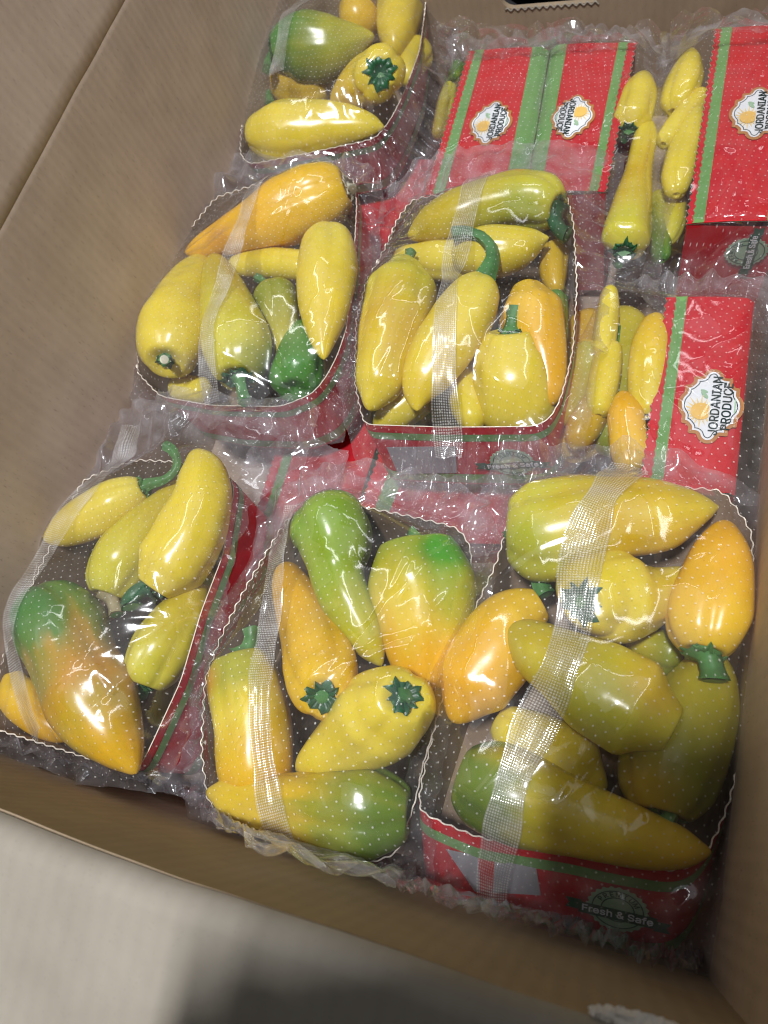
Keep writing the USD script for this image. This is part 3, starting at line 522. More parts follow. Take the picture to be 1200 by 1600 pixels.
def seal(M, r, par, words=True):
    an = np.linspace(0, 2 * np.pi, 240, endpoint=False)
    g = Polygon([(r * (1 + .035 * math.cos(24 * a)) * math.cos(a), r * (1 + .035 * math.cos(24 * a)) * math.sin(a)) for a in an])
    s = obj('seal', flat(g, M, .0005), M_PGRN, par)
    obj('seal_ring', flat(Point(0, 0).buffer(r * .86).difference(Point(0, 0).buffer(r * .82)).union(Point(0, 0).buffer(r * .56).difference(Point(0, 0).buffer(r * .52))), M, .0007), M_DGRN, s)
    L = []
    for k, ch in enumerate('PREMIUM'):
        a = math.radians(90 - (k - 3) * 19)
        L.append(text(ch, r * .19, M, .0007, r * .60 * math.cos(a), r * .60 * math.sin(a), a - math.pi / 2))
    obj('lettering', cat_meshes(L), M_DGRN, s)
    y0 = -.22 * r
    rib = shapely.box(-1.28 * r, y0 - .25 * r, 1.28 * r, y0 + .25 * r).union(Polygon([(-1.2 * r, y0 - .12 * r), (-1.75 * r, y0 - .12 * r), (-1.6 * r, y0 + .11 * r), (-1.75 * r, y0 + .34 * r), (-1.2 * r, y0 + .34 * r)])).union(Polygon([(1.2 * r, y0 - .34 * r), (1.75 * r, y0 - .34 * r), (1.6 * r, y0 - .11 * r), (1.75 * r, y0 + .12 * r), (1.2 * r, y0 + .12 * r)]))
    obj('ribbon', flat(rib, M, .0009), M_DGRN, s)
    obj('lettering', text('Fresh & Safe', .29 * r, M, .0011, 0, y0 - .12 * r), M_WHT, s)

# ------------------------------------------------------------------ open carton trays, lying face up
RIMS = {
 'A': [(425, -80), (672, -70), (664, 20), (656, 80), (632, 145), (612, 185), (588, 217), (480, 240), (388, 258), (374, 240), (378, 190), (395, 60)],
 'B': [(553, 277), (558, 320), (553, 413), (542, 513), (528, 555), (511, 588), (490, 615), (440, 636), (330, 634), (250, 620), (212, 580), (225, 500), (262, 420), (278, 377), (303, 350), (337, 308), (400, 288), (480, 272)],
 'C': [(643, 312), (680, 305), (800, 293), (885, 300), (897, 350), (902, 450), (896, 545), (886, 590), (876, 625), (860, 655), (838, 667), (700, 668), (568, 664), (554, 600), (556, 500), (572, 440), (600, 390), (620, 343)],
 'D': [(129, 750), (210, 718), (290, 722), (362, 744), (367, 764), (357, 820), (350, 865), (315, 956), (283, 1065), (231, 1177), (214, 1208), (133, 1184), (45, 1156), (-14, 1138), (-5, 1060), (10, 1012), (52, 907), (95, 820)],
 'E': [(420, 856), (452, 805), (540, 788), (590, 796), (640, 806), (716, 824), (736, 852), (738, 900), (724, 980), (684, 1120), (676, 1148), (660, 1200), (652, 1244), (622, 1335), (576, 1350), (524, 1340), (408, 1308), (324, 1256), (314, 1170), (320, 1060), (344, 996), (380, 924)],
 'F': [(800, 790), (900, 752), (1130, 765), (1176, 830), (1178, 950), (1165, 1150), (1140, 1255), (1112, 1322), (1082, 1355), (1050, 1363), (960, 1348), (890, 1332), (752, 1311), (700, 1290), (652, 1268), (659, 1215), (687, 1103), (729, 977), (775, 880)]}
TRAY = {}
def tray(k, label, shift=(0, 0), shrink=.90, depth=.064):
    z0 = PACK_Z[k]; P = np.array([at(x, y, z0) for x, y in RIMS[k]])
    if Polygon(P[:, :2]).exterior.is_ccw is False: P = P[::-1]
    Q = np.vstack([P, P[:1]]); d = np.r_[0, np.cumsum(np.linalg.norm(np.diff(Q, axis=0), axis=1))]
    n = 420; s = np.linspace(0, d[-1], n, endpoint=False); R = np.stack([np.interp(s, d, Q[:, i]) for i in range(3)], 1)
    R = ndimage.gaussian_filter1d(R, 3.0, axis=0, mode='wrap')
    c = R.mean(0); T = np.roll(R, -1, 0) - np.roll(R, 1, 0); No = np.stack([T[:, 1], -T[:, 0], 0 * T[:, 0]], 1); No /= np.linalg.norm(No, axis=1)[:, None]
    wv = np.sin(2 * np.pi * s / (d[-1] / round(d[-1] / .0076)))
    Bs = c + (R - c) * [shrink, shrink, 1] + [shift[0], shift[1], -depth]
    R2 = R + [0, 0, 1] * (wv * .0007)[:, None] + No * (wv * .0004)[:, None]
    rows = lambda ts, off: np.array([(R2 if t == 0 else R) * (1 - t) + Bs * t + No * off for t in ts]).reshape(-1, 3)
    th = thing('pepper_tray', label, 'carton tray', Bs.mean(0))
    wall = lambda ts, off: (rows(ts, off), grid_faces(len(ts), n, True)[:, ::-1])
    flip = lambda m: (m[0], m[1][:, ::-1])
    sp = obj('side_panel', flip(wall([0, .03, .3, .6, 1], 0)), M_RED, th, True)
    obj('liner', wall([0, .03, .3, .6, 1], -.0007), MK_TR, th, True)
    e = np.vstack([R2 + No * .0001, R2 - No * .0006]) + [0, 0, .0002]
    obj('rim_edge', (e, grid_faces(2, n, True)), MK_ED, th)
    for t0, t1 in ((.11, .22), (.80, .96)):
        obj('green_stripe', flip(wall([t0, t1], .0004)), M_GRN, th, True)
    bp = Polygon(Bs[:, :2]).buffer(-.0004); bm = trimesh.creation.extrude_polygon(bp, .0008, engine='earcut'); bm.apply_translation([0, 0, Bs[0, 2]])
    obj('base', bm, MK_TR, th)
    TRAY[k] = (R2, Bs, No, th)
    return th
tray('A', 'red carton tray of the pack at the top edge against the left wall', (0, 0))
tray('B', 'red carton tray of the pack with the creased orange pepper', (.004, -.004), .95)
tray('C', 'red carton tray of the centre pack, blank label and green seal on its front', (.003, -.012), .97)
tray('D', 'red carton tray of the lower left pack, with the twisted green and brown pepper', (.006, 0), .96)
tray('E', 'red carton tray of the pack at the bottom centre, with the lime green pepper', (0, 0), .88)
tray('F', 'red carton tray of the right front pack, its front reading Fresh & Safe', (.002, -.046), .955, .042)
def front_frame(k, pa, pb, off=0.0):
    """frame on the front panel of a tray: words from photo pixel pa to pb"""
    R, Bs, No, th = TRAY[k]; i = np.argsort(np.abs(R[:, 0] - R[:, 0].mean()) + 10 * (R[:, 1] > R[:, 1].mean()))[:30].mean().astype(int) if False else None
    front = np.where(No[:, 1] < -.8)[0]
    q = R[front]; b = Bs[front]; j0, j1 = np.argmin(q[:, 0]), np.argmax(q[:, 0])
    o = q.mean(0); e = q[j1] - q[j0]; n = np.cross(e, o - b.mean(0)); n /= np.linalg.norm(n)
    if n[2] < 0: n = -n
    A, B = at_plane(*pa, o, n), at_plane(*pb, o, n)
    e1 = B - A; L = np.linalg.norm(e1); e1 /= L; e2 = np.cross(n, e1)
    return ((A + B) / 2 + n * off, e1, e2, n), L, th
M, L, th = front_frame('F', (884, 1398), (1050, 1436), .0012)
seal(M, L / 3.5, th)
M, L, th = front_frame('C', (752, 722), (850, 716), .0012)
seal(M, L / 2.9, th)
for k, qd in (('F', [(697, 1326), (838, 1356), (845, 1398), (742, 1392)]), ('C', [(604, 698), (712, 697), (714, 738), (622, 740)])):
    M, L, th = front_frame(k, qd[0], qd[1], .0012); o, a, b, n = M
    pts = [at_plane(x, y, o, n) for x, y in qd]
    obj('blank_label', flat(Polygon([(np.dot(q - o, a), np.dot(q - o, b)) for q in pts]).buffer(0), M, .0003), M_GREY, th)

# ------------------------------------------------------------------ trays standing on edge, side panel up
def edge_tray(k, label, quad, emb, up, stripes, depth=.105, lean=(0, 0)):
    """quad: photo pixels of scallop edge far, back edge far, back edge near, scallop edge near"""
    z0 = PACK_Z[k]; A, B, C, D = [at(x, y, z0) for x, y in quad]
    th = thing('pepper_tray', label, 'carton tray', ((A + B + C + D) / 4 - [0, 0, depth]))
    n = np.array([0, 0, 1.0]); ns, nw = 260, 14
    u = np.linspace(0, 1, ns)
    sc, bk = A + (D - A) * u[:, None], B + (C - B) * u[:, None]
    w = bk - sc; L = np.linalg.norm(D - A)
    saw = np.abs(((u * L / .0062) % 1) * 2 - 1) - .5
    wl = np.linalg.norm(w, axis=1)[:, None]; wd = w / wl
    V = []
    for j in range(nw):
        v = j / (nw - 1)
        pnt = sc + w * v - wd * (saw * .0016 * (1 - min(1, v * 5)))[:, None]
        bow = .0012 * math.sin(math.pi * v) - (.004 * max(0, (v - .9) / .1) ** 2)
        V.append(pnt + n * bow + n * (.0006 * (meshkit.fbm(pnt * 40, 2) - .5))[:, None])
    V = np.array(V); F = grid_faces(nw, ns)
    if np.cross(V[1, 0] - V[0, 0], V[0, 1] - V[0, 0])[2] < 0: F = F[:, ::-1]
    surf = (V.reshape(-1, 3), F)
    obj('side_panel', surf, M_RED, th, True)
    obj('liner', (surf[0] - n * .0008, F[:, ::-1]), MK_TR, th, True)
    obj('rim_edge', (np.vstack([V[0] - wd * .0002, V[0] - wd * .0002 - n * .0009]), grid_faces(2, ns)), MK_ED, th)
    dn = np.array([lean[0], lean[1], -depth])
    def strip(v0, v1, name, m):
        jj = np.linspace(v0, v1, 12); rows = []
        for v in jj:
            f = v * (nw - 1); i0 = min(int(f), nw - 2); q = f - i0
            rows.append(V[i0] * (1 - q) + V[i0 + 1] * q + n * .0005)
        obj(name, (np.array(rows).reshape(-1, 3), grid_faces(12, ns) if F is not None and np.all(F[0] == grid_faces(nw, ns)[0]) else grid_faces(12, ns)[:, ::-1]), m, th, True)
    for v0, v1 in stripes: strip(v0, v1, 'green_stripe', M_GRN)
    ctr = V.reshape(-1, 3).mean(0)
    def quadmesh(P, Q, name, m, nn=24):
        t = np.linspace(0, 1, nn)[:, None]; top = P + (Q - P) * t; rows = np.array([top + dn * s for s in np.linspace(0, 1, 6)]).reshape(-1, 3)
        f = grid_faces(6, nn); c = rows.mean(0); fn = np.cross(rows[f[0, 1]] - rows[f[0, 0]], rows[f[0, 2]] - rows[f[0, 0]])
        out = c - ctr; out[2] = 0
        if np.dot(fn, out) < 0: f = f[:, ::-1]
        obj(name, (rows, f), m, th)
    bo = -n * .004 - 0 * n
    quadmesh(B - n * .0052, C - n * .0052, 'base_panel', M_GRN)
    quadmesh(A - n * .0012, B - n * .0052, 'end_panel', M_RED); quadmesh(D - n * .0012, C - n * .0052, 'end_panel', M_RED)
    low = np.array([A, B, C, D]) + dn
    obj('lower_panel', (np.vstack([low, low - n * .001]), np.array([(0, 1, 2), (0, 2, 3), (6, 5, 4), (7, 6, 4)])), M_RED, th)
    for (px, py, lpx) in emb:
        o = at(px, py, z0 + .0012); e1 = (A - D) / L * up; e2 = np.cross(n, e1)
        emblem((o + n * .0004, e1, e2, n), lpx * mpp(px, py, z0), th)
    tt = np.linspace(0, 1, 90)[:, None, None]; dense = V[:, ::3]; dense = np.concatenate([dense[:-1] * (1 - q) + dense[1:] * q for q in (0, .33, .67)]).reshape(-1, 3)
    TRAY[k] = (np.vstack([A, B, C, D]), low, None, th, dense)
    return th
edge_tray('S1', 'red carton tray on edge, badge reading upward, left of its twin', [(733, 80), (858, 74), (820, 300), (664, 305)], [(767, 193, 88)], 1, [(.08, .20), (.80, 1.0)])
edge_tray('S2', 'red carton tray on edge, its badge reading downward, scalloped on its right side', [(994, 67), (861, 71), (821, 300), (946, 300)], [(895, 184, 88)], -1, [(.09, .20), (.80, 1.0)])
edge_tray('S3', 'red carton tray on edge in the upper right corner of the box', [(1119, 45), (1262, 40), (1226, 345), (1073, 350)], [(1182, 178, 104)], 1, [(.06, .18), (.82, 1.0)])
th = edge_tray('S4', 'red carton tray on edge at the right wall, in front of the corner one', [(1042, 465), (1180, 466), (1150, 770), (998, 772)], [(1110, 635, 124)], 1, [(.11, .24)])
PACK_Z.update({'L1': -.092})
edge_tray('L1', 'lower red carton tray glimpsed between the lower left and bottom centre packs', [(452, 640), (600, 650), (420, 1210), (270, 1200)], [], 1, [(.10, .2)], .05)
PACK_Z['L2'] = PACK_Z['L3'] = -.095
edge_tray('L3', 'lower red carton tray glimpsed in the gap left of the centre pack', [(540, 250), (690, 250), (600, 640), (490, 640)], [], 1, [(.1, .2)], .035)
edge_tray('L2', 'lower red carton tray glimpsed under crumpled film below the centre pack', [(600, 690), (880, 690), (800, 850), (540, 850)], [], 1, [(.10, .2)], .04)
# the corner of the seal that shows on the end of the far right tray
t3 = TRAY['S3'][3]; qa, qb = TRAY['S3'][0][2], TRAY['S3'][0][3]
n3 = np.cross(qb - qa, np.array([0, 0, 1.0])); n3 /= np.linalg.norm(n3); n3 = n3 * (-1 if n3[1] > 0 else 1)
o3 = at_plane(1166, 392, qb, n3); e3 = np.array([0, 0, 1.0])
seal((o3 + n3 * .0006, e3, np.cross(n3, e3), n3), .0135, t3)

# ------------------------------------------------------------------ the clear film round every pack
def crumple(xy, cell, seed):
    r = np.random.default_rng(seed); lo, hi = xy.min(0) - cell, xy.max(0) + cell
    n = int(np.prod(hi - lo) / cell ** 2) + 4
    pts = lo + r.random((n, 2)) * (hi - lo); hgt = r.random(n)
    d, i = cKDTree(pts).query(xy, k=3)
    wgt = d[:, 1] - d[:, 0]
    slope = (r.random((n, 2)) - .5)[i[:, 0]]
    return np.clip(1 - wgt / cell * 2.2, 0, 1) * .8 + ((xy - pts[i[:, 0]]) * slope).sum(1) / cell * .9 + hgt[i[:, 0]] * .3
FILMS = {}
def film(k, label, outline, seam=None, seam_w=.014, flap=(.12, .9, .55), zs_=0.0, sag=.005, seed=0, crush=0.0, cell=.00125):
    z0 = PACK_Z[k] + zs_
    O = np.array([at(x, y, z0 - .004)[:2] for x, y in outline]); OP = Polygon(O).buffer(0)
    if not crush: OP = OP.buffer(.006, join_style=2, mitre_limit=2)
    ob = OP.exterior; nn_ = int(ob.length / .004)
    bp_ = np.array([ob.interpolate(q / nn_ * ob.length).coords[0] for q in range(nn_)])
    jag = (meshkit.fbm(np.c_[bp_ * 55, bp_[:, 0] * 0 + seed], 2) - .5) * .009
    bt_ = np.roll(bp_, -1, 0) - np.roll(bp_, 1, 0); bt_ /= np.linalg.norm(bt_, axis=1)[:, None]
    OP = Polygon(bp_ + np.stack([bt_[:, 1], -bt_[:, 0]], 1) * jag[:, None]).buffer(0)
    OP = max(getattr(OP, 'geoms', [OP]), key=lambda g: g.area)
    pts = np.vstack([TRAY[k][0], TRAY[k][4] if len(TRAY[k]) > 4 else TRAY[k][0]] + ALLP.get(k, []))
    pts = pts[pts[:, 2] > z0 - (.3 if crush else .03)]
    x0, y0, x1, y1 = OP.bounds
    gx, gy = np.arange(x0 - cell * 2, x1 + cell * 2, cell), np.arange(y0 - cell * 2, y1 + cell * 2, cell)
    X, Yg = np.meshgrid(gx, gy, indexing='ij'); G = np.stack([X.ravel(), Yg.ravel()], 1)
    # hull of what the film holds
    h = ConvexHull(pts); eq = h.equations[h.equations[:, 2] > .02]
    foot = Polygon(pts[ConvexHull(pts[:, :2]).vertices][:, :2])
    bsm = np.array([foot.exterior.interpolate(t, True).coords[0] for t in np.linspace(0, 1, 500, endpoint=False)])
    ins = shapely.contains_xy(foot.buffer(-.0003), G[:, 0], G[:, 1])
    dist, nb = cKDTree(bsm).query(G); dist = np.where(ins, 0, dist)
    Gc = np.where(ins[:, None], G, bsm[nb] * .998 + np.array(foot.centroid.coords[0]) * .002)
    hull = np.full(len(G), 9.0)
    for a in eq:
        hull = np.minimum(hull, (-a[3] - Gc @ a[:2]) / a[2])
    hull = np.minimum(hull, z0 + .05)
    # what lies underneath, as a height map
    env = np.full(X.shape, z0 - .03)
    ix = np.round((pts[:, 0] - gx[0]) / cell).astype(int); iy = np.round((pts[:, 1] - gy[0]) / cell).astype(int)
    ok = (ix >= 0) & (iy >= 0) & (ix < len(gx)) & (iy < len(gy))
    np.maximum.at(env, (ix[ok], iy[ok]), pts[ok, 2])
    env = ndimage.grey_closing(env, 5); env2 = ndimage.gaussian_filter(ndimage.grey_dilation(env, 3), 1.0)
    H = hull.reshape(X.shape)
    near = ndimage.distance_transform_edt(H - env2 > .0012) * cell
    fz = np.maximum(env2 + .0004, H - sag * (1 - np.exp(-(near / .012) ** 1.3))); fz = np.minimum(fz, H + .0005)
    fz = np.maximum(ndimage.gaussian_filter(fz, 2.0), env + .0003) + .0005
    fz = ndimage.gaussian_filter(fz, .9)
    D = dist.reshape(X.shape)
    # beyond the tray: flap behind lies flat, sides drop, front drops less
    dy = (G - bsm[nb]); dy /= np.linalg.norm(dy, axis=1)[:, None] + 1e-9; dy = np.where(ins[:, None], 0, dy)
    up = np.clip(dy[:, 1], 0, 1) ** 1.5; dnw = np.clip(-dy[:, 1], 0, 1) ** 1.5; sd = 1 - up - dnw
    slope = (flap[0] * up + flap[1] * sd + flap[2] * dnw).reshape(X.shape)
    slope = ndimage.gaussian_filter(slope, 4)
    fz = np.where(D > 0, np.maximum(fz - slope * D, z0 - .032 + .2 * fz * 0), fz)
    wq = lambda f, am: (meshkit.fbm(np.c_[G * f, G[:, 0] * 0 + seed], 2)[:, None] - .5) * am
    rs_ = np.random.default_rng(seed + 1); tri = lambda x: 1 - np.abs(2 * (x % 1) - 1)
    per = foot.exterior.length; sp_ = np.arange(500)[nb] / 500 * per
    wv1 = meshkit.fbm(np.c_[G * 22, G[:, 0] * 0 + seed], 2) - .5
    pleat = tri(sp_ / .026 + wv1 * 1.5 + 1.3 * np.sin(sp_ * 37 + seed)) ** 1.4 * (.5 + meshkit.noise(np.c_[sp_ * 60, sp_ * 0, sp_ * 0 + seed]))
    cr_ = np.zeros(len(G))
    for q in range(5):
        a_ = rs_.random() * np.pi; lam = .030 + .035 * rs_.random(); am = .45 + .55 * rs_.random()
        wv = meshkit.fbm(np.c_[G * 20, G[:, 0] * 0 + seed + 7 * q], 2) - .5
        cr_ = np.maximum(cr_, am * tri((G[:, 0] * math.cos(a_) + G[:, 1] * math.sin(a_)) / lam + wv * 1.5 + rs_.random()) ** 1.3)
    pleat, cr_ = pleat.reshape(X.shape), cr_.reshape(X.shape)
    out = np.maximum(np.clip(D / .010, 0, 1), crush)
    if crush: fz = np.full(X.shape, z0 + .012) - .2 * D
    gro = np.clip(D / .012, 0, 1.3)
    crs = (np.clip((pleat - .95) * 3, 0, 1) * .16 * np.clip(gro, 0, 1) * (1 - crush) + np.clip(cr_ - .80, 0, 1) / .2 * .14 * out) * np.clip(meshkit.fbm(np.c_[G * 70, G[:, 0] * 0 + seed], 2).reshape(X.shape) * 3 - .9, 0, 1)
    fz += pleat * .0085 * gro * (1 - crush) + (cr_ - .7) * (.0095 * out + .009 * crush)
    # taut wrinkles across the open face
    r = np.random.default_rng(seed + 5)
    fz += (meshkit.fbm(np.c_[G * 28, G[:, 0] * 0 + seed], 3).reshape(X.shape) - .5) * .0022 * (1 - out * .5)
    rg = lambda f, sd: (1 - 2 * np.abs(meshkit.fbm(np.c_[G * f + wq(40, .5), G[:, 0] * 0 + sd], 2) - .5)).reshape(X.shape) ** 6
    fz += rg(22, seed + .5) * .0011
    ext = Polygon(TRAY[k][0][:, :2]).convex_hull.exterior
    for q in range(46 + 26):
        if q == 46: ext = OP.exterior
        a = np.array(ext.interpolate(r.random(), True).coords[0]); b = np.array(ext.interpolate(r.random(), True).coords[0])
        b = a + (b - a) * (.25 + .5 * r.random()); bd = b - a; ln = np.linalg.norm(bd)
        if ln < .02: continue
        t = ((G - a) @ bd) / ln ** 2; nrm = np.array([-bd[1], bd[0]]) / ln
        s = (G - a) @ nrm + .003 * np.sin(t * 5 + q)
        fz += (out if q >= 46 else 1) * ((.0003 + .0011 * r.random()) * (1.6 if q >= 46 else 1) * np.exp(-(s / (.0010 + .0020 * r.random() + (.0012 if q >= 46 else 0))) ** 2) * np.clip(1.2 - t, 0, 1) * (t > -.15) * np.clip((t + .15) * 8, 0, 1)).reshape(X.shape)
    oz = ndimage.gaussian_filter(out, 2); fz = ndimage.gaussian_filter(fz, .8) * (1 - oz) + ndimage.gaussian_filter(fz, 1.5) * oz
    if not crush: fz = np.maximum(fz, ndimage.gaussian_filter(ndimage.grey_dilation(env, 3), 1.2) + .0003)
    fz = ndimage.gaussian_filter(fz, .6)
    # cut to the outline, border vertices pulled onto it
    sdist = shapely.distance(shapely.points(G), OP.exterior); inn = shapely.contains_xy(OP, G[:, 0], G[:, 1])
    keep = inn | (sdist < cell * .75)
    kk = keep.reshape(X.shape); F = grid_faces(*X.shape); F = F[keep[F].all(1)]
    mv = np.where(keep & ~inn)[0]
    for i in mv:
        q = OP.exterior.interpolate(OP.exterior.project(Point(G[i]))); G[i] = (q.x, q.y)
    V = np.c_[G, fz.ravel()]
    used = np.unique(F); re = np.full(len(V), -1); re[used] = np.arange(len(used)); Vn, Fn = V[used], re[F]
    Fn = Fn[:, ::-1] if np.cross(Vn[Fn[0, 1]] - Vn[Fn[0, 0]], Vn[Fn[0, 2]] - Vn[Fn[0, 0]])[2] < 0 else Fn
    haze = .045 + .05 * ndimage.gaussian_filter(out, 2).ravel()[used] + .10 * crush + .07 * np.clip(up, 0, 1)[used] * np.clip(dist / .008, 0, 1)[used]
    ang = r.random() * 1.5; uv = np.stack([Vn[:, 0] * math.cos(ang) - Vn[:, 1] * math.sin(ang), Vn[:, 0] * math.sin(ang) + Vn[:, 1] * math.cos(ang)], 1)
    uv = uv + np.stack([meshkit.fbm(np.c_[Vn[:, :2] * 30, Vn[:, 0] * 0 + seed], 2) - .5, meshkit.fbm(np.c_[Vn[:, :2] * 30, Vn[:, 0] * 0 + seed + 40], 2) - .5], 1) * .010
    th = thing('film_wrap', label, 'plastic film', (O.mean(0)[0], O.mean(0)[1], z0 - .03))
    FILMS[k] = th
    obj('film_sheet', (Vn, Fn), M_FILM, th, True, uv, {'haze': haze})
    if seam:
        S = np.array([at(x, y, z0 + .016)[:2] for x, y in seam]); c, t, d = spline(np.c_[S, S[:, 0] * 0], 260)
        T = np.gradient(c[:, :2], axis=0); T /= np.linalg.norm(T, axis=1)[:, None]; Nn = np.stack([-T[:, 1], T[:, 0]], 1)
        nv = 15; vv = np.linspace(-1, 1, nv)
        wob = 1 + .34 * (meshkit.fbm(np.c_[t * 32, t * 0 + seed, t * 0], 2) - .5) * 2
        P2 = c[:, None, :2] + Nn[:, None] * (vv[None, :, None] * (seam_w / 2 * wob)[:, None, None])
        from scipy.interpolate import RegularGridInterpolator
        fi = RegularGridInterpolator((gx, gy), fz, bounds_error=False, fill_value=None)
        q = P2.reshape(-1, 2); q2 = np.clip(q, [gx[0], gy[0]], [gx[-1], gy[-1]])
        z = ndimage.maximum_filter(fz, 3); fi2 = RegularGridInterpolator((gx, gy), z, bounds_error=False, fill_value=None)
        zz_ = ndimage.gaussian_filter(fi2(q2).reshape(260, nv), (3, 2)); zz_ = np.maximum(zz_, fi(q2).reshape(260, nv)) + .0007
        fold = .0006 * (meshkit.noise(np.stack([np.broadcast_to(t[:, None] * 14, (260, nv)), np.broadcast_to(vv * 4.5, (260, nv)), np.full((260, nv), seed * 1.7)], -1)) - .3)
        zz_ += np.maximum(fold, -.0003)
        Vs = np.c_[q, zz_.ravel()]; Fs = grid_faces(260, nv)
        if np.cross(Vs[Fs[0, 1]] - Vs[Fs[0, 0]], Vs[Fs[0, 2]] - Vs[Fs[0, 0]])[2] < 0: Fs = Fs[:, ::-1]
        uvs = np.stack([np.broadcast_to(t[:, None], (260, nv)).ravel(), np.broadcast_to(vv * seam_w / 2, (260, nv)).ravel()], 1)
        ed = np.broadcast_to(np.abs(vv)[None], (260, nv)).ravel()
        endf = np.broadcast_to(np.clip(np.minimum(t, t[-1] - t) / .012, 0, 1)[:, None], (260, nv)).ravel()
        hz = .03 + .08 * (ed > .9) * endf + .16 * np.clip(meshkit.noise(np.stack([Vs[:, 0] * 60, Vs[:, 1] * 60, Vs[:, 0] * 0 + seed], 1)) * 1.6 - .6, 0, 1)
        obj('seam', (Vs, Fs), M_SEAL, th, True, uvs, {'haze': hz})
    return th
film('A', 'crinkled clear film over the pack at the top edge by the left wall', [(395, -90), (700, -90), (694, 60), (690, 160), (665, 235), (640, 268), (520, 262), (392, 268), (362, 246), (362, 190), (378, 60)], [(510, -60), (492, 6), (465, 60), (448, 100), (440, 135)], .012, seed=10)
film('B', 'clear film over the pack with the creased orange pepper, seam down its middle', [(330, 232), (420, 250), (566, 262), (590, 290), (576, 430), (566, 560), (520, 655), (470, 672), (330, 655), (225, 628), (188, 572), (215, 480), (262, 390), (296, 320)], [(432, 262), (400, 330), (375, 420), (352, 500), (335, 570), (324, 622)], .0135, seed=20)
film('C', 'clear film over the centre pack, its rear flap lying on two red trays', [(598, 267), (760, 238), (970, 224), (958, 290), (944, 400), (936, 500), (915, 600), (895, 690), (868, 745), (740, 752), (600, 748), (556, 700), (536, 610), (540, 470), (580, 350)], [(760, 245), (740, 310), (727, 367), (713, 437), (705, 500), (698, 583), (694, 633), (692, 690)], .0155, seed=30)
film('D', 'clear film over the lower left pack, seam weaving down its left side', [(112, 652), (250, 625), (482, 648), (455, 720), (396, 800), (362, 880), (330, 1000), (285, 1130), (248, 1228), (150, 1212), (40, 1180), (-40, 1150), (-40, 1000), (20, 900), (70, 800)], [(182, 640), (172, 700), (160, 745), (108, 827), (78, 890), (56, 960), (42, 1030), (46, 1110), (60, 1150)], .0165, seed=40)
film('E', 'clear film over the bottom centre pack with the lime green pepper', [(446, 765), (500, 744), (640, 755), (750, 790), (766, 850), (752, 950), (716, 1080), (690, 1150), (676, 1240), (652, 1370), (600, 1402), (500, 1385), (335, 1316), (298, 1262), (298, 1100), (330, 990), (396, 850)], [(452, 775), (442, 850), (438, 940), (430, 1000), (422, 1060), (422, 1180), (432, 1272), (440, 1335)], .0165, seed=50)
film('F', 'clear film over the right front pack, its loose front end crumpled on the box wall', [(742, 800), (798, 716), (985, 714), (1195, 778), (1200, 900), (1186, 1100), (1166, 1300), (1140, 1400), (1092, 1540), (1010, 1522), (940, 1478), (740, 1436), (640, 1385), (636, 1290), (650, 1200), (690, 1010)], [(985, 722), (948, 781), (922, 841), (905, 916), (899, 981), (888, 1028), (862, 1093), (832, 1154), (806, 1219), (788, 1290), (770, 1345), (758, 1420)], .0185, seed=60)
def film_end(th, low, top, y, side, haze=.09, seed=0, nu=220, nv=46):
    """the gathered loose end of a wrap, bunched against an end wall of the box"""
    def line(px):
        P = np.array([at_plane(a, b, np.array([0, y, 0]), np.array([0, 1., 0])) for a, b in px]); d = np.r_[0, np.cumsum(np.linalg.norm(np.diff(P, axis=0), axis=1))]
        t = np.linspace(0, d[-1], nu); return np.stack([np.interp(t, d, P[:, i]) for i in range(3)], 1)
    A, B = line(low), line(top); v = np.linspace(0, 1, nv); tri = lambda x: 1 - np.abs(2 * (x % 1) - 1)
    V = A[None] * (1 - v)[:, None, None] + B[None] * v[:, None, None]; V = V.copy()
    L = np.linalg.norm(A[-1] - A[0]); U = np.linspace(0, L, nu)[None] * np.ones((nv, 1)); Hh = np.linalg.norm(B - A, axis=1)[None] * v[:, None]
    q = np.stack([U, Hh, U * 0 + seed], -1)
    w1 = meshkit.fbm(q * [30, 30, 1], 2) - .5; w2 = meshkit.fbm(q * [24, 40, 1] + 9, 2) - .5
    pl = tri(U / .024 + w1 * 2.6 + v[:, None] * .5) ** 1.2; cr = np.maximum(tri((U * .6 + Hh) / .034 + w2 * 2), tri((U * .5 - Hh * .8) / .041 + w1 * 2 + .4))
    V[..., 1] += side * (pl * .0050 * (.3 + v[:, None]) + cr * .004 + .0015)
    V[..., 2] += .016 * w2 * v[:, None]
    hz = haze + np.clip((pl - .9) * 6, 0, 1) * .14 + np.clip(cr - .86, 0, 1) * .9
    F = grid_faces(nv, nu)
    obj('film_end', (V.reshape(-1, 3), F), M_FILM, th, True, np.stack([U.ravel(), Hh.ravel()], 1), {'haze': hz.ravel() * np.clip(meshkit.fbm(q * [60, 60, 1] + 3, 2).ravel() * 2, .3, 1.5)})
ends = [('D', [(-30, 1135), (60, 1172), (130, 1196), (250, 1228), (312, 1250)], [(-30, 1165), (60, 1200), (130, 1222), (200, 1228), (260, 1252), (318, 1282)], -.0430, 1, .09),
        ('E', [(300, 1245), (400, 1315), (520, 1352), (640, 1350)], [(318, 1300), (380, 1345), (470, 1372), (560, 1392), (610, 1406), (668, 1378)], -.0445, 1, .08),
        ('F', [(618, 1375), (760, 1425), (900, 1462), (1040, 1472), (1120, 1400)], [(590, 1400), (680, 1425), (760, 1452), (860, 1478), (950, 1500), (1010, 1530), (1085, 1545), (1135, 1470)], -.0445, 1, .09)]
for k_, lo_, to_, y_, sd_, hz_ in ends:
    film_end(FILMS[k_], lo_, to_, y_, sd_, hz_, seed=ord(k_))
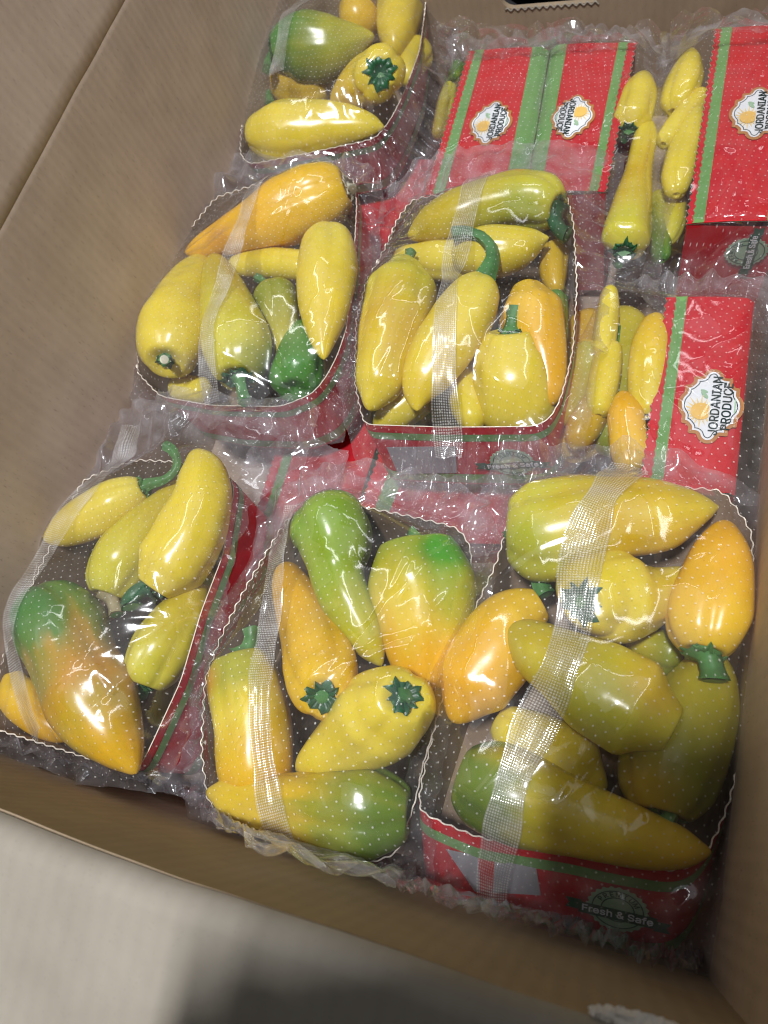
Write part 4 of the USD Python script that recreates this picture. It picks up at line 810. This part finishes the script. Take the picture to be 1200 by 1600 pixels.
film('S1', 'clear film stretched over the red tray with the upward badge', [(700, 30), (870, 22), (862, 80), (836, 232), (820, 320), (650, 330), (660, 250), (700, 110)], seed=70, flap=(.5, .8, .5))
film('S2', 'clear film over the red tray with the downward badge and the peppers on its right', [(868, 20), (990, 15), (1038, 80), (1046, 160), (1040, 300), (1020, 420), (960, 432), (790, 430), (830, 235), (858, 80)], seed=80, flap=(.5, .8, .5))
film('S3', 'clear film over the corner red tray and the peppers on its left', [(1050, 20), (1270, 0), (1260, 250), (1225, 470), (1050, 470), (1012, 420), (1022, 300), (1026, 160)], seed=90, flap=(.5, .8, .5))
film_end(FILMS['S1'], [(690, 95), (770, 84), (868, 78)], [(684, 30), (720, 12), (790, 34), (850, 22), (876, 40)], .572, -1, .07, 5)
film_end(FILMS['S2'], [(860, 76), (990, 68), (1040, 90)], [(858, 36), (900, 20), (960, 40), (1000, 16), (1046, 40)], .572, -1, .07, 6)
film_end(FILMS['S3'], [(1048, 90), (1110, 50), (1210, 40)], [(1050, 20), (1100, -6), (1150, 10), (1215, -10)], .566, -1, .07, 8)
film('S4', 'clear film over the right wall red tray and the peppers on its left', [(1020, 430), (1215, 430), (1208, 560), (1190, 780), (990, 790), (880, 740), (884, 640), (910, 520), (950, 440)], seed=100, flap=(.4, .8, .5))

film('L1', 'crumpled clear film over the lower tray between the two left front packs', [(470, 690), (560, 715), (545, 800), (470, 900), (400, 1240), (250, 1240), (330, 960), (400, 720)], seed=110, flap=(.3, .3, .3), zs_=.045, crush=1.0)
film('L2', 'crumpled clear film in the gap between the centre pack and the front packs', [(530, 760), (890, 752), (880, 800), (760, 880), (520, 860), (470, 760)], seed=120, flap=(.3, .3, .3), zs_=.026, crush=1.0)
# ------------------------------------------------------------------ the phone and hands that take the picture (behind the camera, they shade the front corner)
def capsule(a, b, ra, rb):
    A = manifold3d.Manifold.sphere(ra, 20).translate([float(x) for x in a]); B = manifold3d.Manifold.sphere(rb, 20).translate([float(x) for x in b])
    return manifold3d.Manifold.batch_hull([A, B])
CX, CY, CZ = RW[:, 0], RW[:, 1], RW[:, 2]
def cw(x, y, z): return CAM + CX * x + CY * y + CZ * z
ph = trimesh.creation.box([.078, .165, .008], transform=None); ph.vertices = np.array([cw(x, y - .050, z + .012) for x, y, z in ph.vertices])
tg = obj('phone', ph, M_INK); tag(tg[0], 'black phone held over the box, taking the picture', 'phone')
hand = []
for sx in (-2.3, 1):
    palm = [(sx * .050, -.105), (sx * .052, -.065)]
    hand.append(capsule(cw(palm[0][0], palm[0][1], .022), cw(palm[1][0], palm[1][1], .022), .024, .020))
    hand.append(capsule(cw(sx * .055, -.11, .024), cw(sx * .085, -.30, .05), .026, .036))
    hand.append(capsule(cw(sx * .085, -.30, .05), cw(sx * .16, -.55, .30), .036, .048))
    hand.append(capsule(cw(sx * .052, -.105, .034), cw(sx * .022, -.10, .034), .028, .026)); hand.append(capsule(cw(sx * .058, -.16, .045), cw(sx * .026, -.15, .045), .032, .03))
    for i in range(4):
        y = -.115 + i * .021
        hand.append(capsule(cw(sx * .056, y, .026), cw(sx * .045, y + .004, .034), .0095, .009)); hand.append(capsule(cw(sx * .045, y + .004, .034), cw(sx * .020, y + .002, .032), .009, .008))
    hand.append(capsule(cw(sx * .052, -.085, .012), cw(sx * .046, -.05, .006), .011, .010))
el = [cw(sx * .16, -.55, .30) for sx in (-1.6, 1)]; so = [np.array([-.06, -.74, .70]), np.array([.38, -.78, .70])]
for e_, s_ in zip(el, so): hand.append(capsule(e_, s_, .05, .06))
hand += [capsule(so[0], so[1], .07, .07), capsule((.10, -.56, .52), (.12, -.60, -.45), .20, .21), capsule((.16, -.76, .74), (.14, -.66, .84), .055, .055), capsule((.14, -.64, .86), (.13, -.62, .98), .085, .095)]
hand.append(capsule(cw(-.10, -.055, .046), cw(.02, -.035, .046), .03, .03)); hand.append(capsule(cw(-.12, -.09, .052), cw(.03, -.11, .052), .036, .036)); hand.append(capsule(cw(-.13, -.15, .07), cw(.03, -.16, .07), .04, .04))
hm = manifold3d.Manifold.batch_boolean(hand, manifold3d.OpType.Add)
hmm = hm.to_mesh(); hmv = trimesh.Trimesh(hmm.vert_properties[:, :3], hmm.tri_verts)
M_SKIN = paint('dark_clothes', (.05, .05, .06), .7)
tag(obj('person', hmv, M_SKIN, None, True)[0], 'person leaning over the box, holding the phone with both hands', 'person')
